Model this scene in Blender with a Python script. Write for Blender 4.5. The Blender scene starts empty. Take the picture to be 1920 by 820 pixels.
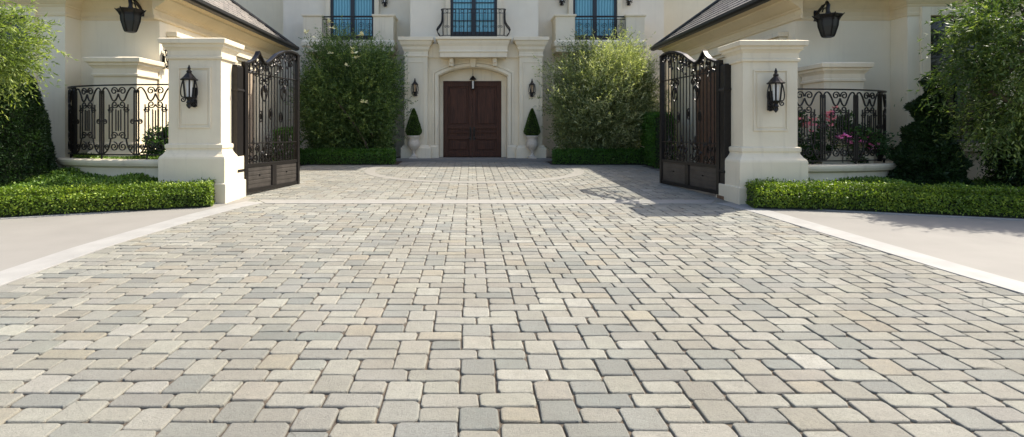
import bpy, bmesh, math, random
import numpy as np
from math import pi, sin, cos, tan, radians, atan2, hypot, sqrt
random.seed(7)
S = bpy.context.scene
COL = S.collection

# ------------------------------------------------------------------ camera, sky, sun
cd = bpy.data.cameras.new('camera'); cam = bpy.data.objects.new('camera', cd); COL.objects.link(cam)
cam.location = (0, 0, 1.5); cam.rotation_euler = (radians(90), 0, 0)
cd.sensor_width = 36; cd.lens = 18.75; cd.shift_x = (960-882)/1920; cd.shift_y = -(410-245)/1920
cd.clip_start = .05; cd.clip_end = 3000
S.camera = cam
SUN = (1.95, 1.0, 2.77)
az = atan2(SUN[0], SUN[1]); el = atan2(SUN[2], hypot(SUN[0], SUN[1]))
w = bpy.data.worlds.new('World'); S.world = w; w.use_nodes = True
nt = w.node_tree; nt.nodes.clear()
sky = nt.nodes.new('ShaderNodeTexSky'); sky.sky_type = 'NISHITA'; sky.sun_disc = False
sky.sun_elevation = el; sky.sun_rotation = az; sky.dust_density = 3.0; sky.air_density = .9; sky.ozone_density = .5
bg = nt.nodes.new('ShaderNodeBackground'); bg.inputs[1].default_value = .145
ow = nt.nodes.new('ShaderNodeOutputWorld')
nt.links.new(sky.outputs[0], bg.inputs[0]); nt.links.new(bg.outputs[0], ow.inputs[0])
sl = bpy.data.lights.new('sun', 'SUN'); sl.energy = 4.2; sl.angle = radians(.5); sl.color = (1, .93, .81)
so = bpy.data.objects.new('sun', sl); COL.objects.link(so); so.location = (20, 10, 30)
from mathutils import Vector
so.rotation_euler = Vector(SUN).to_track_quat('Z', 'Y').to_euler()
S.view_settings.view_transform = 'Standard'; S.view_settings.look = 'None'
S.view_settings.exposure = .98; S.view_settings.gamma = 1
S.render.engine = 'CYCLES'

# ------------------------------------------------------------------ materials
def newmat(name):
    m = bpy.data.materials.new(name); m.use_nodes = True
    n = m.node_tree.nodes; b = n['Principled BSDF']; return m, n, m.node_tree.links, b
def mixrgb(n, l, fac, a, b, mode='MIX'):
    x = n.new('ShaderNodeMix'); x.data_type = 'RGBA'; x.blend_type = mode
    if hasattr(fac, 'links'): l.new(fac, x.inputs[0])
    else: x.inputs[0].default_value = fac
    for i, v in ((6, a), (7, b)):
        if hasattr(v, 'links'): l.new(v, x.inputs[i])
        else: x.inputs[i].default_value = (*v, 1)
    return x.outputs[2]
def noise(n, l, scale, detail=4, vec=None, rough=.55):
    t = n.new('ShaderNodeTexNoise'); t.inputs['Scale'].default_value = scale
    t.inputs['Detail'].default_value = detail; t.inputs['Roughness'].default_value = rough
    if vec is not None: l.new(vec, t.inputs['Vector'])
    return t.outputs['Fac']
def ramp(n, l, v, p0, p1):
    r = n.new('ShaderNodeMapRange'); r.inputs[1].default_value = p0; r.inputs[2].default_value = p1
    l.new(v, r.inputs[0]); return r.outputs[0]
def geo_pos(n):
    return n.new('ShaderNodeNewGeometry').outputs['Position']
def bump(n, l, b, h, strength=.3, dist=.01):
    x = n.new('ShaderNodeBump'); x.inputs['Strength'].default_value = strength; x.inputs['Distance'].default_value = dist
    l.new(h, x.inputs['Height']); l.new(x.outputs[0], b.inputs['Normal'])
def plain(name, c, rough=.6, metal=0, c2=None, sc=6, bs=None, bst=.2, bd=.005, spec=.5):
    m, n, l, b = newmat(name)
    b.inputs['Roughness'].default_value = rough; b.inputs['Metallic'].default_value = metal
    b.inputs['Specular IOR Level'].default_value = spec
    if c2 is None: b.inputs['Base Color'].default_value = (*c, 1)
    else:
        p = geo_pos(n); f = ramp(n, l, noise(n, l, sc, 6, p), .3, .7)
        l.new(mixrgb(n, l, f, c, c2), b.inputs['Base Color'])
    if bs:
        bump(n, l, b, noise(n, l, bs, 5, geo_pos(n)), bst, bd)
    return m
def stucco(name, c, c2, streak=.12, bs=60):
    m, n, l, b = newmat(name); p = geo_pos(n)
    mp = n.new('ShaderNodeMapping'); mp.inputs['Scale'].default_value = (3.5, 3.5, .35); l.new(p, mp.inputs[0])
    f = ramp(n, l, noise(n, l, 1.2, 6, p), .35, .68)
    col = mixrgb(n, l, f, c, c2)
    st = ramp(n, l, noise(n, l, 2.2, 5, mp.outputs[0]), .55, .8)
    sm = n.new('ShaderNodeMath'); sm.operation = 'MULTIPLY'; sm.inputs[1].default_value = streak; l.new(st, sm.inputs[0])
    col = mixrgb(n, l, sm.outputs[0], col, (.30, .25, .17))
    l.new(col, b.inputs['Base Color']); b.inputs['Roughness'].default_value = .9; b.inputs['Specular IOR Level'].default_value = .2
    bump(n, l, b, noise(n, l, bs, 6, p), .25, .006)
    return m
STUCCO = stucco('stucco', (.83, .74, .56), (.78, .69, .515))
STUCCO2 = stucco('house_stucco', (.83, .765, .625), (.78, .71, .575), .12)
STONE = stucco('limestone', (.79, .70, .52), (.71, .615, .45), .3, 30)
STONE2 = stucco('portico_stone', (.83, .745, .57), (.76, .67, .50), .24, 30)
TRIM = stucco('cornice_paint', (.76, .63, .41), (.70, .57, .36), .12, 30)
IRON = plain('wrought_iron', (.016, .014, .013), .38, .5, (.028, .024, .021), 25, 80, .2, .003)
BRONZE = plain('bronze_panel', (.095, .083, .072), .42, .4, (.055, .048, .042), 5, 60, .15, .003)
GUTTER = plain('dark_gutter', (.035, .033, .03), .4, .3)
CONC = plain('concrete', (.228, .216, .194), .85, 0, (.200, .189, .170), 1.6, 120, .25, .004)
BAND = plain('pale_concrete_band', (.30, .294, .277), .8, 0, (.250, .244, .230), 4, 90, .3, .004)
RINGM = plain('tan_ring_paver', (.248, .238, .208), .85, 0, (.208, .198, .174), 9, 90, .3, .004)
RINGM2 = plain('gate_line_paver', (.272, .263, .238), .85, 0, (.23, .22, .196), 7, 90, .3, .004)
SOIL = plain('soil', (.07, .045, .03), .95, 0, (.035, .022, .015), 12, 40, .8, .03)
SAND = plain('joint_sand', (.11, .085, .06), .95, 0, (.045, .036, .028), 9, 150, .5, .01)
GRASS = plain('grass', (.06, .085, .03), .95, 0, (.04, .06, .02), 3, 50, .6, .02)
BARK = plain('bark', (.16, .12, .085), .9, 0, (.08, .06, .045), 20, 40, .8, .02)
URNM = plain('urn_stone', (.66, .60, .50), .8, 0, (.52, .46, .37), 14, 60, .3, .004)
BULB = plain('frosted_glass', (.82, .80, .74), .25, 0)
AMBER = plain('amber_glass', (.62, .45, .28), .2, 0, (.45, .3, .18), 30)
DARKG = plain('window_dark_glass', (.012, .016, .016), .06)
DFRAME = plain('window_frame_paint', (.018, .022, .028), .4)
PETALP = plain('pink_petal', (.85, .22, .50), .6)
PETALR = plain('coral_petal', (.88, .30, .34), .6)
PETALW = plain('cream_petal', (.75, .72, .42), .6)

def wood():
    m, n, l, b = newmat('stained_wood'); p = geo_pos(n)
    mp = n.new('ShaderNodeMapping'); mp.inputs['Scale'].default_value = (14, 14, 1.2); l.new(p, mp.inputs[0])
    f = ramp(n, l, noise(n, l, 2.0, 8, mp.outputs[0]), .3, .7)
    l.new(mixrgb(n, l, f, (.10, .040, .022), (.042, .018, .011)), b.inputs['Base Color'])
    b.inputs['Roughness'].default_value = .55; b.inputs['Specular IOR Level'].default_value = .25; return m
WOOD = wood()
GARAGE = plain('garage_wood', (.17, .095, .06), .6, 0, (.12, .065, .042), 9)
GARAGE_LIT = plain('sunlit_garage_wood', (.42, .33, .24), .6, 0, (.36, .28, .20), 9)  # paler copy of the garage wood, sunlight on the left door put into its colour
def curtain():
    m, n, l, b = newmat('teal_pane'); p = geo_pos(n)
    wv = n.new('ShaderNodeTexWave'); wv.bands_direction = 'X'; wv.inputs['Scale'].default_value = 3.2
    wv.inputs['Distortion'].default_value = 1.5; wv.inputs['Detail'].default_value = 2; l.new(p, wv.inputs['Vector'])
    l.new(mixrgb(n, l, wv.outputs['Fac'], (.07, .26, .33), (.18, .47, .55)), b.inputs['Base Color'])  # light and shade of curtain folds painted as bands into the flat pane
    b.inputs['Roughness'].default_value = .12; b.inputs['Coat Weight'].default_value = .3; return m
PANE = curtain()
def roofmat(name, a, c):
    m, n, l, b = newmat(name); p = geo_pos(n)
    sx = n.new('ShaderNodeSeparateXYZ'); l.new(p, sx.inputs[0])
    cb = n.new('ShaderNodeCombineXYZ'); l.new(sx.outputs[1], cb.inputs[0]); l.new(sx.outputs[2], cb.inputs[1])
    br = n.new('ShaderNodeTexBrick'); l.new(cb.outputs[0], br.inputs['Vector']); br.inputs['Scale'].default_value = 1
    br.inputs['Brick Width'].default_value = .26; br.inputs['Row Height'].default_value = .144
    br.inputs['Mortar Size'].default_value = .010; br.inputs['Color1'].default_value = (*a, 1); br.inputs['Color2'].default_value = (*c, 1)
    br.inputs['Mortar'].default_value = (.012, .011, .01, 1)
    l.new(br.outputs[0], b.inputs['Base Color']); b.inputs['Roughness'].default_value = .75
    inv = n.new('ShaderNodeMath'); inv.operation = 'SUBTRACT'; inv.inputs[0].default_value = 1; l.new(br.outputs['Fac'], inv.inputs[1])
    bump(n, l, b, inv.outputs[0], .6, .02)
    return m
ROOF = roofmat('slate_tile', (.27, .24, .21), (.16, .145, .13))

def leafmat(name, c1, c2, c3, trans=.35):
    m, n, l, b = newmat(name)
    at = n.new('ShaderNodeAttribute'); at.attribute_name = 'leafcol'
    cr = n.new('ShaderNodeValToRGB'); e = cr.color_ramp.elements
    e[0].position = 0; e[0].color = (*c1, 1); e[1].position = 1; e[1].color = (*c3, 1)
    x = e.new(.55); x.color = (*c2, 1)
    l.new(at.outputs['Fac'], cr.inputs[0]); l.new(cr.outputs[0], b.inputs['Base Color'])
    b.inputs['Roughness'].default_value = .5; b.inputs['Specular IOR Level'].default_value = .35
    tr = n.new('ShaderNodeBsdfTranslucent'); l.new(mixrgb(n, l, 1.0, cr.outputs[0], (1.6, 1.7, .7), 'MULTIPLY'), tr.inputs[0])
    ms = n.new('ShaderNodeMixShader'); ms.inputs[0].default_value = trans
    l.new(b.outputs[0], ms.inputs[1]); l.new(tr.outputs[0], ms.inputs[2])
    l.new(ms.outputs[0], n['Material Output'].inputs[0])
    return m
L_HEDGE = leafmat('boxwood_leaf', (.045, .085, .010), (.15, .23, .024), (.40, .47, .06), .26)
L_COURT = leafmat('court_hedge_leaf', (.03, .075, .012), (.06, .15, .02), (.10, .22, .03), .35)
L_DARK = leafmat('cypress_leaf', (.012, .03, .008), (.025, .055, .015), (.05, .09, .022), .2)
L_OLIVE = leafmat('olive_leaf', (.06, .09, .03), (.23, .27, .115), (.62, .63, .38), .32)
L_SHRUB = leafmat('shrub_leaf', (.035, .07, .02), (.10, .165, .045), (.25, .32, .10), .3)
L_TREE = leafmat('pepper_leaf', (.07, .11, .03), (.20, .26, .06), (.44, .48, .16), .4)
L_COVER = leafmat('ground_cover_leaf', (.045, .10, .018), (.13, .22, .035), (.28, .38, .07), .25)

L_PEPPER = leafmat('drooping_leaf', (.03, .06, .015), (.085, .135, .03), (.25, .30, .09), .3)
def pavermat():
    m, n, l, b = newmat('tumbled_paver'); p = geo_pos(n)
    at = n.new('ShaderNodeAttribute'); at.attribute_name = 'pcol'
    f1 = ramp(n, l, noise(n, l, 14, 8, p, .7), .32, .7)
    c = mixrgb(n, l, f1, at.outputs['Color'], (.185, .18, .16)); 
    mx = n.new('ShaderNodeMix'); mx.data_type = 'RGBA'; mx.inputs[0].default_value = .5
    l.new(at.outputs['Color'], mx.inputs[6]); l.new(c, mx.inputs[7]); c = mx.outputs[2]
    mp = n.new('ShaderNodeMapping'); mp.inputs['Scale'].default_value = (1, 1.6, 1); l.new(p, mp.inputs[0])
    sp = ramp(n, l, noise(n, l, 85, 6, mp.outputs[0], .8), .52, .64)
    sm = n.new('ShaderNodeMath'); sm.operation = 'MULTIPLY'; sm.inputs[1].default_value = .55; l.new(sp, sm.inputs[0])
    c = mixrgb(n, l, sm.outputs[0], c, (.10, .09, .075))
    bl = ramp(n, l, noise(n, l, 1.1, 5, p), .35, .7)
    c = mixrgb(n, l, bl, c, mixrgb(n, l, 1, c, (.86, .84, .82), 'MULTIPLY'))
    l.new(c, b.inputs['Base Color']); b.inputs['Roughness'].default_value = .85; b.inputs['Specular IOR Level'].default_value = .25
    nz = n.new('ShaderNodeMath'); nz.operation = 'ADD'
    a1 = noise(n, l, 28, 8, p, .7); a2 = noise(n, l, 130, 4, p, .75)
    l.new(a1, nz.inputs[0]); l.new(a2, nz.inputs[1])
    bump(n, l, b, nz.outputs[0], .9, .008)
    return m
PAVER = pavermat()

# ------------------------------------------------------------------ mesh helpers
def gz(y): return .03*max(y, 0)
class MB:
    def __init__(s): s.v = []; s.f = []
    def add(s, vs, fs):
        o = len(s.v); s.v += [tuple(v) for v in vs]; s.f += [tuple(i+o for i in f) for f in fs]; return s
    def box(s, x0, x1, y0, y1, z0, z1):
        return s.add([(x0,y0,z0),(x1,y0,z0),(x1,y1,z0),(x0,y1,z0),(x0,y0,z1),(x1,y0,z1),(x1,y1,z1),(x0,y1,z1)],
              [(0,3,2,1),(4,5,6,7),(0,1,5,4),(1,2,6,5),(2,3,7,6),(3,0,4,7)])
    def rectloft(s, x0, x1, y0, y1, prof):
        vs = []; fs = []
        for o, z in prof: vs += [(x0-o,y0-o,z),(x1+o,y0-o,z),(x1+o,y1+o,z),(x0-o,y1+o,z)]
        for i in range(len(prof)-1):
            for k in range(4):
                a = 4*i+k; b = 4*i+(k+1) % 4; fs.append((a, b, b+4, a+4))
        fs.append((3,2,1,0)); m = 4*(len(prof)-1); fs.append((m,m+1,m+2,m+3))
        return s.add(vs, fs)
    def tube(s, pts, r, n=6, closed=False):
        P = [Vector(p) for p in pts]; N = len(P)
        R = r if isinstance(r, (list, tuple)) else [r]*N
        vs = []; fs = []; up = None
        for i, p in enumerate(P):
            if closed: t = P[(i+1) % N]-P[i-1]
            else: t = P[min(i+1, N-1)]-P[max(i-1, 0)]
            t = t.normalized() if t.length > 1e-9 else Vector((0,0,1))
            if up is None: up = Vector((0,1,0)) if abs(t.y) < .9 else Vector((1,0,0))
            a = t.cross(up)
            if a.length < 1e-6: a = t.orthogonal()
            a.normalize(); b = a.cross(t); up = b.cross(a) if False else up
            for k in range(n):
                q = 2*pi*(k+.5)/n; vs.append(p + a*cos(q)*R[i] + b*sin(q)*R[i])
        M = N if closed else N-1
        for i in range(M):
            for k in range(n):
                a0 = i*n+k; a1 = i*n+(k+1) % n; j = ((i+1) % N)*n
                fs.append((a0, a1, j+(k+1) % n, j+k))
        if not closed: fs.append(tuple(range(n-1, -1, -1))); fs.append(tuple((N-1)*n+k for k in range(n)))
        return s.add(vs, fs)
    def lathe(s, prof, cx=0, cy=0, n=16, z0=0, ph=0):
        vs = []; fs = []
        for r, z in prof:
            for k in range(n): vs.append((cx+r*cos(2*pi*k/n+ph), cy+r*sin(2*pi*k/n+ph), z+z0))
        for i in range(len(prof)-1):
            for k in range(n):
                fs.append((i*n+k, i*n+(k+1) % n, (i+1)*n+(k+1) % n, (i+1)*n+k))
        fs.append(tuple(range(n-1, -1, -1))); m = (len(prof)-1)*n; fs.append(tuple(m+k for k in range(n)))
        return s.add(vs, fs)
    def prism_xz(s, poly, y0, y1):
        n = len(poly)
        vs = [(x, y0, z) for x, z in poly]+[(x, y1, z) for x, z in poly]
        fs = [tuple(range(n)), tuple(range(2*n-1, n-1, -1))]+[(i, i+n, (i+1) % n+n, (i+1) % n) for i in range(n)]
        return s.add(vs, fs)
    def prism_xy(s, poly, z0, z1):
        n = len(poly)
        vs = [(x, y, z0+(gz(y) if GS else 0)) for x, y in poly]+[(x, y, z1+(gz(y) if GS else 0)) for x, y in poly]
        fs = [tuple(range(n-1, -1, -1)), tuple(range(n, 2*n))]+[(i, (i+1) % n, (i+1) % n+n, i+n) for i in range(n)]
        return s.add(vs, fs)
    def sweep(s, path, prof, closed=False):
        """path [(x,y)], prof closed polygon [(off,z)], off to the right of travel"""
        N = len(path); n = len(prof); vs = []; fs = []
        for i, (x, y) in enumerate(path):
            ns = []
            for a, b in ((path[i-1] if i else None, path[i]), (path[i], path[i+1] if i < N-1 else None)):
                if a is None or b is None: continue
                tx, ty = b[0]-a[0], b[1]-a[1]; L = hypot(tx, ty) or 1; ns.append((ty/L, -tx/L))
            if len(ns) == 1: ns = ns*2
            dd = 1+ns[0][0]*ns[1][0]+ns[0][1]*ns[1][1]; nx, ny = (ns[0][0]+ns[1][0])/dd, (ns[0][1]+ns[1][1])/dd
            for o, z in prof: vs.append((x+nx*o, y+ny*o, z))
        for i in range(N-1):
            for k in range(n): fs.append((i*n+k, (i+1)*n+k, (i+1)*n+(k+1) % n, i*n+(k+1) % n))
        fs.append(tuple(range(n))); fs.append(tuple((N-1)*n+k for k in range(n-1, -1, -1)))
        return s.add(vs, fs)
    def build(s, name, mat, parent=None, smooth=False, bevel=0, off=None):
        if off is None: off = parent.get('_off', (0,0,0)) if parent is not None else (0,0,0)
        me = bpy.data.meshes.new(name)
        me.from_pydata([(v[0]-off[0], v[1]-off[1], v[2]-off[2]) for v in s.v], [], s.f)
        bm = bmesh.new(); bm.from_mesh(me); bmesh.ops.recalc_face_normals(bm, faces=bm.faces)
        if smooth:
            for f in bm.faces: f.smooth = True
        bm.to_mesh(me); bm.free()
        me.materials.append(mat)
        o = bpy.data.objects.new(name, me); COL.objects.link(o)
        if parent is not None:
            o.parent = parent; OFF[o.name] = off
        if bevel:
            md = o.modifiers.new('bevel', 'BEVEL'); md.width = bevel; md.segments = 2; md.limit_method = 'ANGLE'; md.angle_limit = radians(25)
        return o
GS = True
OFF = {}
_b = MB.build
def _build(s, name, mat, parent=None, smooth=False, bevel=0, off=None):
    if off is None: off = OFF.get(parent.name, (0,0,0)) if parent is not None else (0,0,0)
    return _b(s, name, mat, parent, smooth, bevel, off)
MB.build = _build
def tag(o, label=None, cat=None, group=None, kind=None):
    if label: o['label'] = label
    if cat: o['category'] = cat
    if group: o['group'] = group
    if kind: o['kind'] = kind
    return o
def thing(name, label, cat, loc=(0,0,0), rz=0, group=None, world=True):
    o = bpy.data.objects.new(name, None); COL.objects.link(o); o.empty_display_size = .2
    o.location = loc; o.rotation_euler = (0, 0, rz)
    OFF[o.name] = tuple(loc) if world else (0,0,0)
    return tag(o, label, cat, group)
def copy_tree(o, parent=None):
    c = o.copy(); COL.objects.link(c)
    if parent: c.parent = parent
    for ch in [x for x in ALLCH(o)]: copy_tree(ch, c)
    return c
def ALLCH(o): return list(o.children)

def spiral(cx, cz, r0, r1, a0, turns, n=None):
    n = n or max(6, int(abs(turns)*14))
    return [(cx+(r0+(r1-r0)*i/n)*cos(a0+2*pi*turns*i/n), cz+(r0+(r1-r0)*i/n)*sin(a0+2*pi*turns*i/n)) for i in range(n+1)]
def bez(p0, p1, p2, p3, n=10):
    return [tuple((1-t)**3*a+3*(1-t)**2*t*b+3*(1-t)*t*t*c+t**3*d for a, b, c, d in zip(p0, p1, p2, p3)) for t in [i/n for i in range(n+1)]]

# ------------------------------------------------------------------ foliage helpers
rng = np.random.default_rng(11)
def unit(n):
    v = rng.normal(size=(n, 3)); return v/np.linalg.norm(v, axis=1)[:, None]
def leaf_object(name, P, D, length, width, mat, parent=None, col=None, extra=None, off=None, N=None):
    """diamond leaves at points P pointing along D"""
    n = len(P); D = D/np.maximum(np.linalg.norm(D, axis=1)[:, None], 1e-6)
    R = unit(n) if N is None else N
    W = np.cross(D, R); W /= np.maximum(np.linalg.norm(W, axis=1)[:, None], 1e-6)
    L = (length*rng.uniform(.7, 1.3, n))[:, None]; wd = (width*rng.uniform(.7, 1.3, n))[:, None]
    U = np.cross(W, D)
    v = np.empty((n, 4, 3)); v[:, 0] = P; v[:, 1] = P+D*L*.45+W*wd*.5+U*L*.06; v[:, 2] = P+D*L; v[:, 3] = P+D*L*.45-W*wd*.5+U*L*.06
    v = v.reshape(-1, 3)
    if off is None: off = OFF.get(parent.name, (0,0,0)) if parent is not None else (0,0,0)
    v = v-np.array(off)
    me = bpy.data.meshes.new(name)
    me.vertices.add(n*4); me.loops.add(n*4); me.polygons.add(n)
    me.vertices.foreach_set('co', v.ravel().astype(np.float32))
    me.loops.foreach_set('vertex_index', np.arange(n*4, dtype=np.int32))
    me.polygons.foreach_set('loop_start', np.arange(0, n*4, 4, dtype=np.int32))
    me.polygons.foreach_set('loop_total', np.full(n, 4, dtype=np.int32))
    me.update(calc_edges=True); me.validate()
    if col is None: col = rng.uniform(0, 1, n)
    a = me.attributes.new('leafcol', 'FLOAT', 'FACE'); a.data.foreach_set('value', np.clip(col, 0, 1).astype(np.float32))
    me.materials.append(mat)
    o = bpy.data.objects.new(name, me); COL.objects.link(o)
    if parent is not None: o.parent = parent; OFF[o.name] = tuple(off)
    return o
def vnoise(P, f, seed=0):
    r = np.random.default_rng(seed); out = np.zeros(len(P))
    for k in range(5):
        d = r.normal(size=3); d /= np.linalg.norm(d); out += np.sin(P@d*f*(1+.35*k)+r.uniform(0, 6.28))
    return out/5
def hedge(path, width, height, z_of, dens, lf, mat, name, label, cat='hedge', group=None, round_=.11, cov=.0):
    """path polyline (x,y); leaves over a clipped hedge body"""
    P = np.array(path, float); seg = np.diff(P, axis=0); L = np.hypot(seg[:, 0], seg[:, 1]); cum = np.r_[0, np.cumsum(L)]; T = cum[-1]
    t = thing(name, label, cat, (float(P[:, 0].mean()), float(P[:, 1].mean()), float(z_of(P[:, 1].mean()))), group=group)
    per = 2*height+width; n = int(dens*per*T + dens*2*width*height)
    u = rng.uniform(0, T, n); q = rng.uniform(0, per, n)
    # end caps
    ne = int(dens*width*height); 
    idx = np.clip(np.searchsorted(cum, u)-1, 0, len(L)-1)
    fr = (u-cum[idx])/L[idx]; base = P[idx]+seg[idx]*fr[:, None]; tx = seg[idx]/L[idx][:, None]; nx = np.stack([tx[:, 1], -tx[:, 0]], 1)
    lat = np.where(q < height, -width/2, np.where(q > height+width, width/2, q-height-width/2))
    hh = np.where(q < height, q, np.where(q > height+width, per-q, height)); hh = np.where(hh < height-.001, .035+hh*(height-.035)/height, hh)
    inn = rng.normal(.012, .026, n)
    nrm = np.zeros((n, 3))
    side = (q < height) | (q > height+width)
    sgn = np.where(q < height, -1., 1.)
    nrm[side, :2] = nx[side]*sgn[side][:, None]; nrm[~side, 2] = 1
    # rounded top edges
    edge = np.clip(1-(height-hh)/round_, 0, 1); topedge = np.clip((np.abs(lat)-(width/2-round_))/round_, 0, 1)
    X = np.zeros((n, 3)); X[:, :2] = base+nx*(lat*(1-.25*0))[:, None]; X[:, 2] = hh
    pull = (edge*side+topedge*(~side))*round_*.5
    X[:, :2] -= nx*(np.sign(lat)*pull)[:, None]; X[:, 2] -= pull
    wob = vnoise(X, 9, 3)*.022 + vnoise(X, 34, 5)*.022
    X += nrm*(wob-inn)[:, None]
    zb = np.array([z_of(y) for y in X[:, 1]]); X[:, 2] += zb
    # end caps
    for e, s_ in ((0, -1), (-1, 1)):
        m = ne; lat2 = rng.uniform(-width/2, width/2, m); h2 = rng.uniform(0, height, m)
        i = 0 if e == 0 else len(L)-1; tt = seg[i]/L[i]; nn = np.array([tt[1], -tt[0]])
        Y = np.zeros((m, 3)); Y[:, :2] = P[e]+nn*lat2[:, None]+tt*(s_*(.0-np.abs(rng.normal(0, .02, m))))[:, None]; Y[:, 2] = h2+np.array([z_of(y) for y in Y[:, 1]])
        X = np.r_[X, Y]; nr = np.zeros((m, 3)); nr[:, :2] = tt*s_; nrm = np.r_[nrm, nr]
    D = unit(len(X))+nrm*.35+np.array([0, 0, .15]); NN = nrm+unit(len(X))*.75
    c = .45+.28*vnoise(X, 7, 9)+rng.normal(0, .2, len(X))
    leaf_object('foliage', X, D, lf, lf*.6, mat, t, c, N=NN)
    m = MB()
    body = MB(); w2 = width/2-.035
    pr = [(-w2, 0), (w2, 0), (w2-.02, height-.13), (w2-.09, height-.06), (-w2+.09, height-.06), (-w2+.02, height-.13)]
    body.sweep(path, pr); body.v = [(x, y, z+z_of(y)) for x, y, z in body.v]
    ob = body.build('shaded_core', CORE_SHADE, t)
    return t
CORE_SHADE = plain('core_shade', (.022, .032, .01), .95, 0, (.012, .018, .006), 25)  # solid core inside clipped foliage, interior shade put into its dark colour

def limb(m, p0, p1, r0, r1, sag=.1, n=6, seed=0):
    rr = random.Random(seed); a = Vector(p0); b = Vector(p1); pts = []; rs = []
    o = Vector((rr.uniform(-1, 1), rr.uniform(-1, 1), rr.uniform(-.3, .6)))*sag*(b-a).length
    for i in range(n+1):
        t = i/n; pts.append(a.lerp(b, t)+o*sin(pi*t)); rs.append(r0+(r1-r0)*t)
    m.tube(pts, rs, 7)
def crown(center, rad, nclump, twigs, leaves, twlen, lf, lw, seed, droop=0., shell=.55, bias=(0,0,.3), flat=1.):
    """clumps of twigs with leaves along them -> P, D, col, clump centres"""
    r = np.random.default_rng(seed); c = np.array(center); R = np.array(rad)
    d = r.normal(size=(nclump, 3)); d /= np.linalg.norm(d, axis=1)[:, None]
    q = r.uniform(shell**3, 1, nclump)**(1/3)
    C = c+d*R*q[:, None]
    nt_ = nclump*twigs; ci = np.repeat(np.arange(nclump), twigs)
    cr = np.mean(R)*.26
    st = C[ci]+r.normal(size=(nt_, 3))*cr*.55
    td = (st-c)/R; td = td/np.maximum(np.linalg.norm(td, axis=1)[:, None], .2)+r.normal(size=(nt_, 3))*.55+np.array(bias)
    td /= np.linalg.norm(td, axis=1)[:, None]; tl = twlen*r.uniform(.5, 1.3, nt_)
    li = np.repeat(np.arange(nt_), leaves); k = np.tile((np.arange(leaves)+.5)/leaves, nt_)+r.normal(0, .03, nt_*leaves)
    P = st[li]+td[li]*(tl[li]*k)[:, None]; P[:, 2] -= droop*(k**2)*tl[li]
    D = td[li]*.8+r.normal(size=P.shape)*.55; D[:, 2] -= droop*k*.8
    cc = r.normal(0, .16, nclump); tc = r.normal(0, .12, nt_)
    col = .45+cc[ci][li]+tc[li]+r.normal(0, .14, len(P))+.12*k
    return P, D, col, C

# ------------------------------------------------------------------ ground
def sheet(poly, name, mat, dz, kind='structure'):
    m = MB(); m.add([(x, y, gz(y)+dz) for x, y in poly], [tuple(range(len(poly)))])
    o = m.build(name, mat)
    if o.data.polygons[0].normal.z < 0: o.data.flip_normals()
    return tag(o, kind=kind)
def ground_patch(x0, x1, ys, name, mat, dz):
    m = MB(); n = len(ys); vs = [];
    for y in ys: vs += [(x0, y, gz(y)+dz), (x1, y, gz(y)+dz)]
    m.add(vs, [(2*i, 2*i+1, 2*i+3, 2*i+2) for i in range(n-1)])
    return tag(m.build(name, mat), kind='structure')
ground_patch(-400, 400, [-400, 0, 40, 400], 'ground', GRASS, -.06)
S_ = .2025; XO = -.058; YO = 2.875
# joint sand bed under all pavers
ground_patch(-5.2, 5.4, [-3, 0, 17.3], 'paving_bed', SAND, -.015)
LIN = [(-4.10, -3), (-4.10, 4.0), (-4.12, 5.2), (-4.11, 5.95), (-4.02, 6.73), (-3.86, 7.9), (-3.70, 8.6), (-3.52, 9.05)]
RIN = [(4.62, -3), (4.62, 4.4), (4.55, 5.07), (4.49, 6.07), (4.41, 7.18), (4.36, 7.9), (4.28, 8.5), (4.15, 9.0)]
def xat(line, y):
    for (x0, y0), (x1, y1) in zip(line, line[1:]):
        if y0 <= y <= y1: return x0+(x1-x0)*(y-y0)/(y1-y0)
    return line[-1][0]
PAL = [((.284,.270,.228), 5), ((.260,.249,.213), 4), ((.305,.294,.252), 4.5), ((.226,.226,.203), 3.4), ((.190,.195,.180), 2.4), ((.246,.240,.213), 3.5),
       ((.280,.250,.195), 1.0), ((.256,.236,.198), .8), ((.240,.226,.192), 1.4), ((.325,.313,.275), 2)]
PAL = [(tuple(v*.88+m_*.12 for v, m_ in zip((c[0]*1.02, c[1]*1.045, c[2]*1.03), (.268, .260, .228))), w_) for c, w_ in PAL]
PALW = [p[1] for p in PAL]
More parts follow.
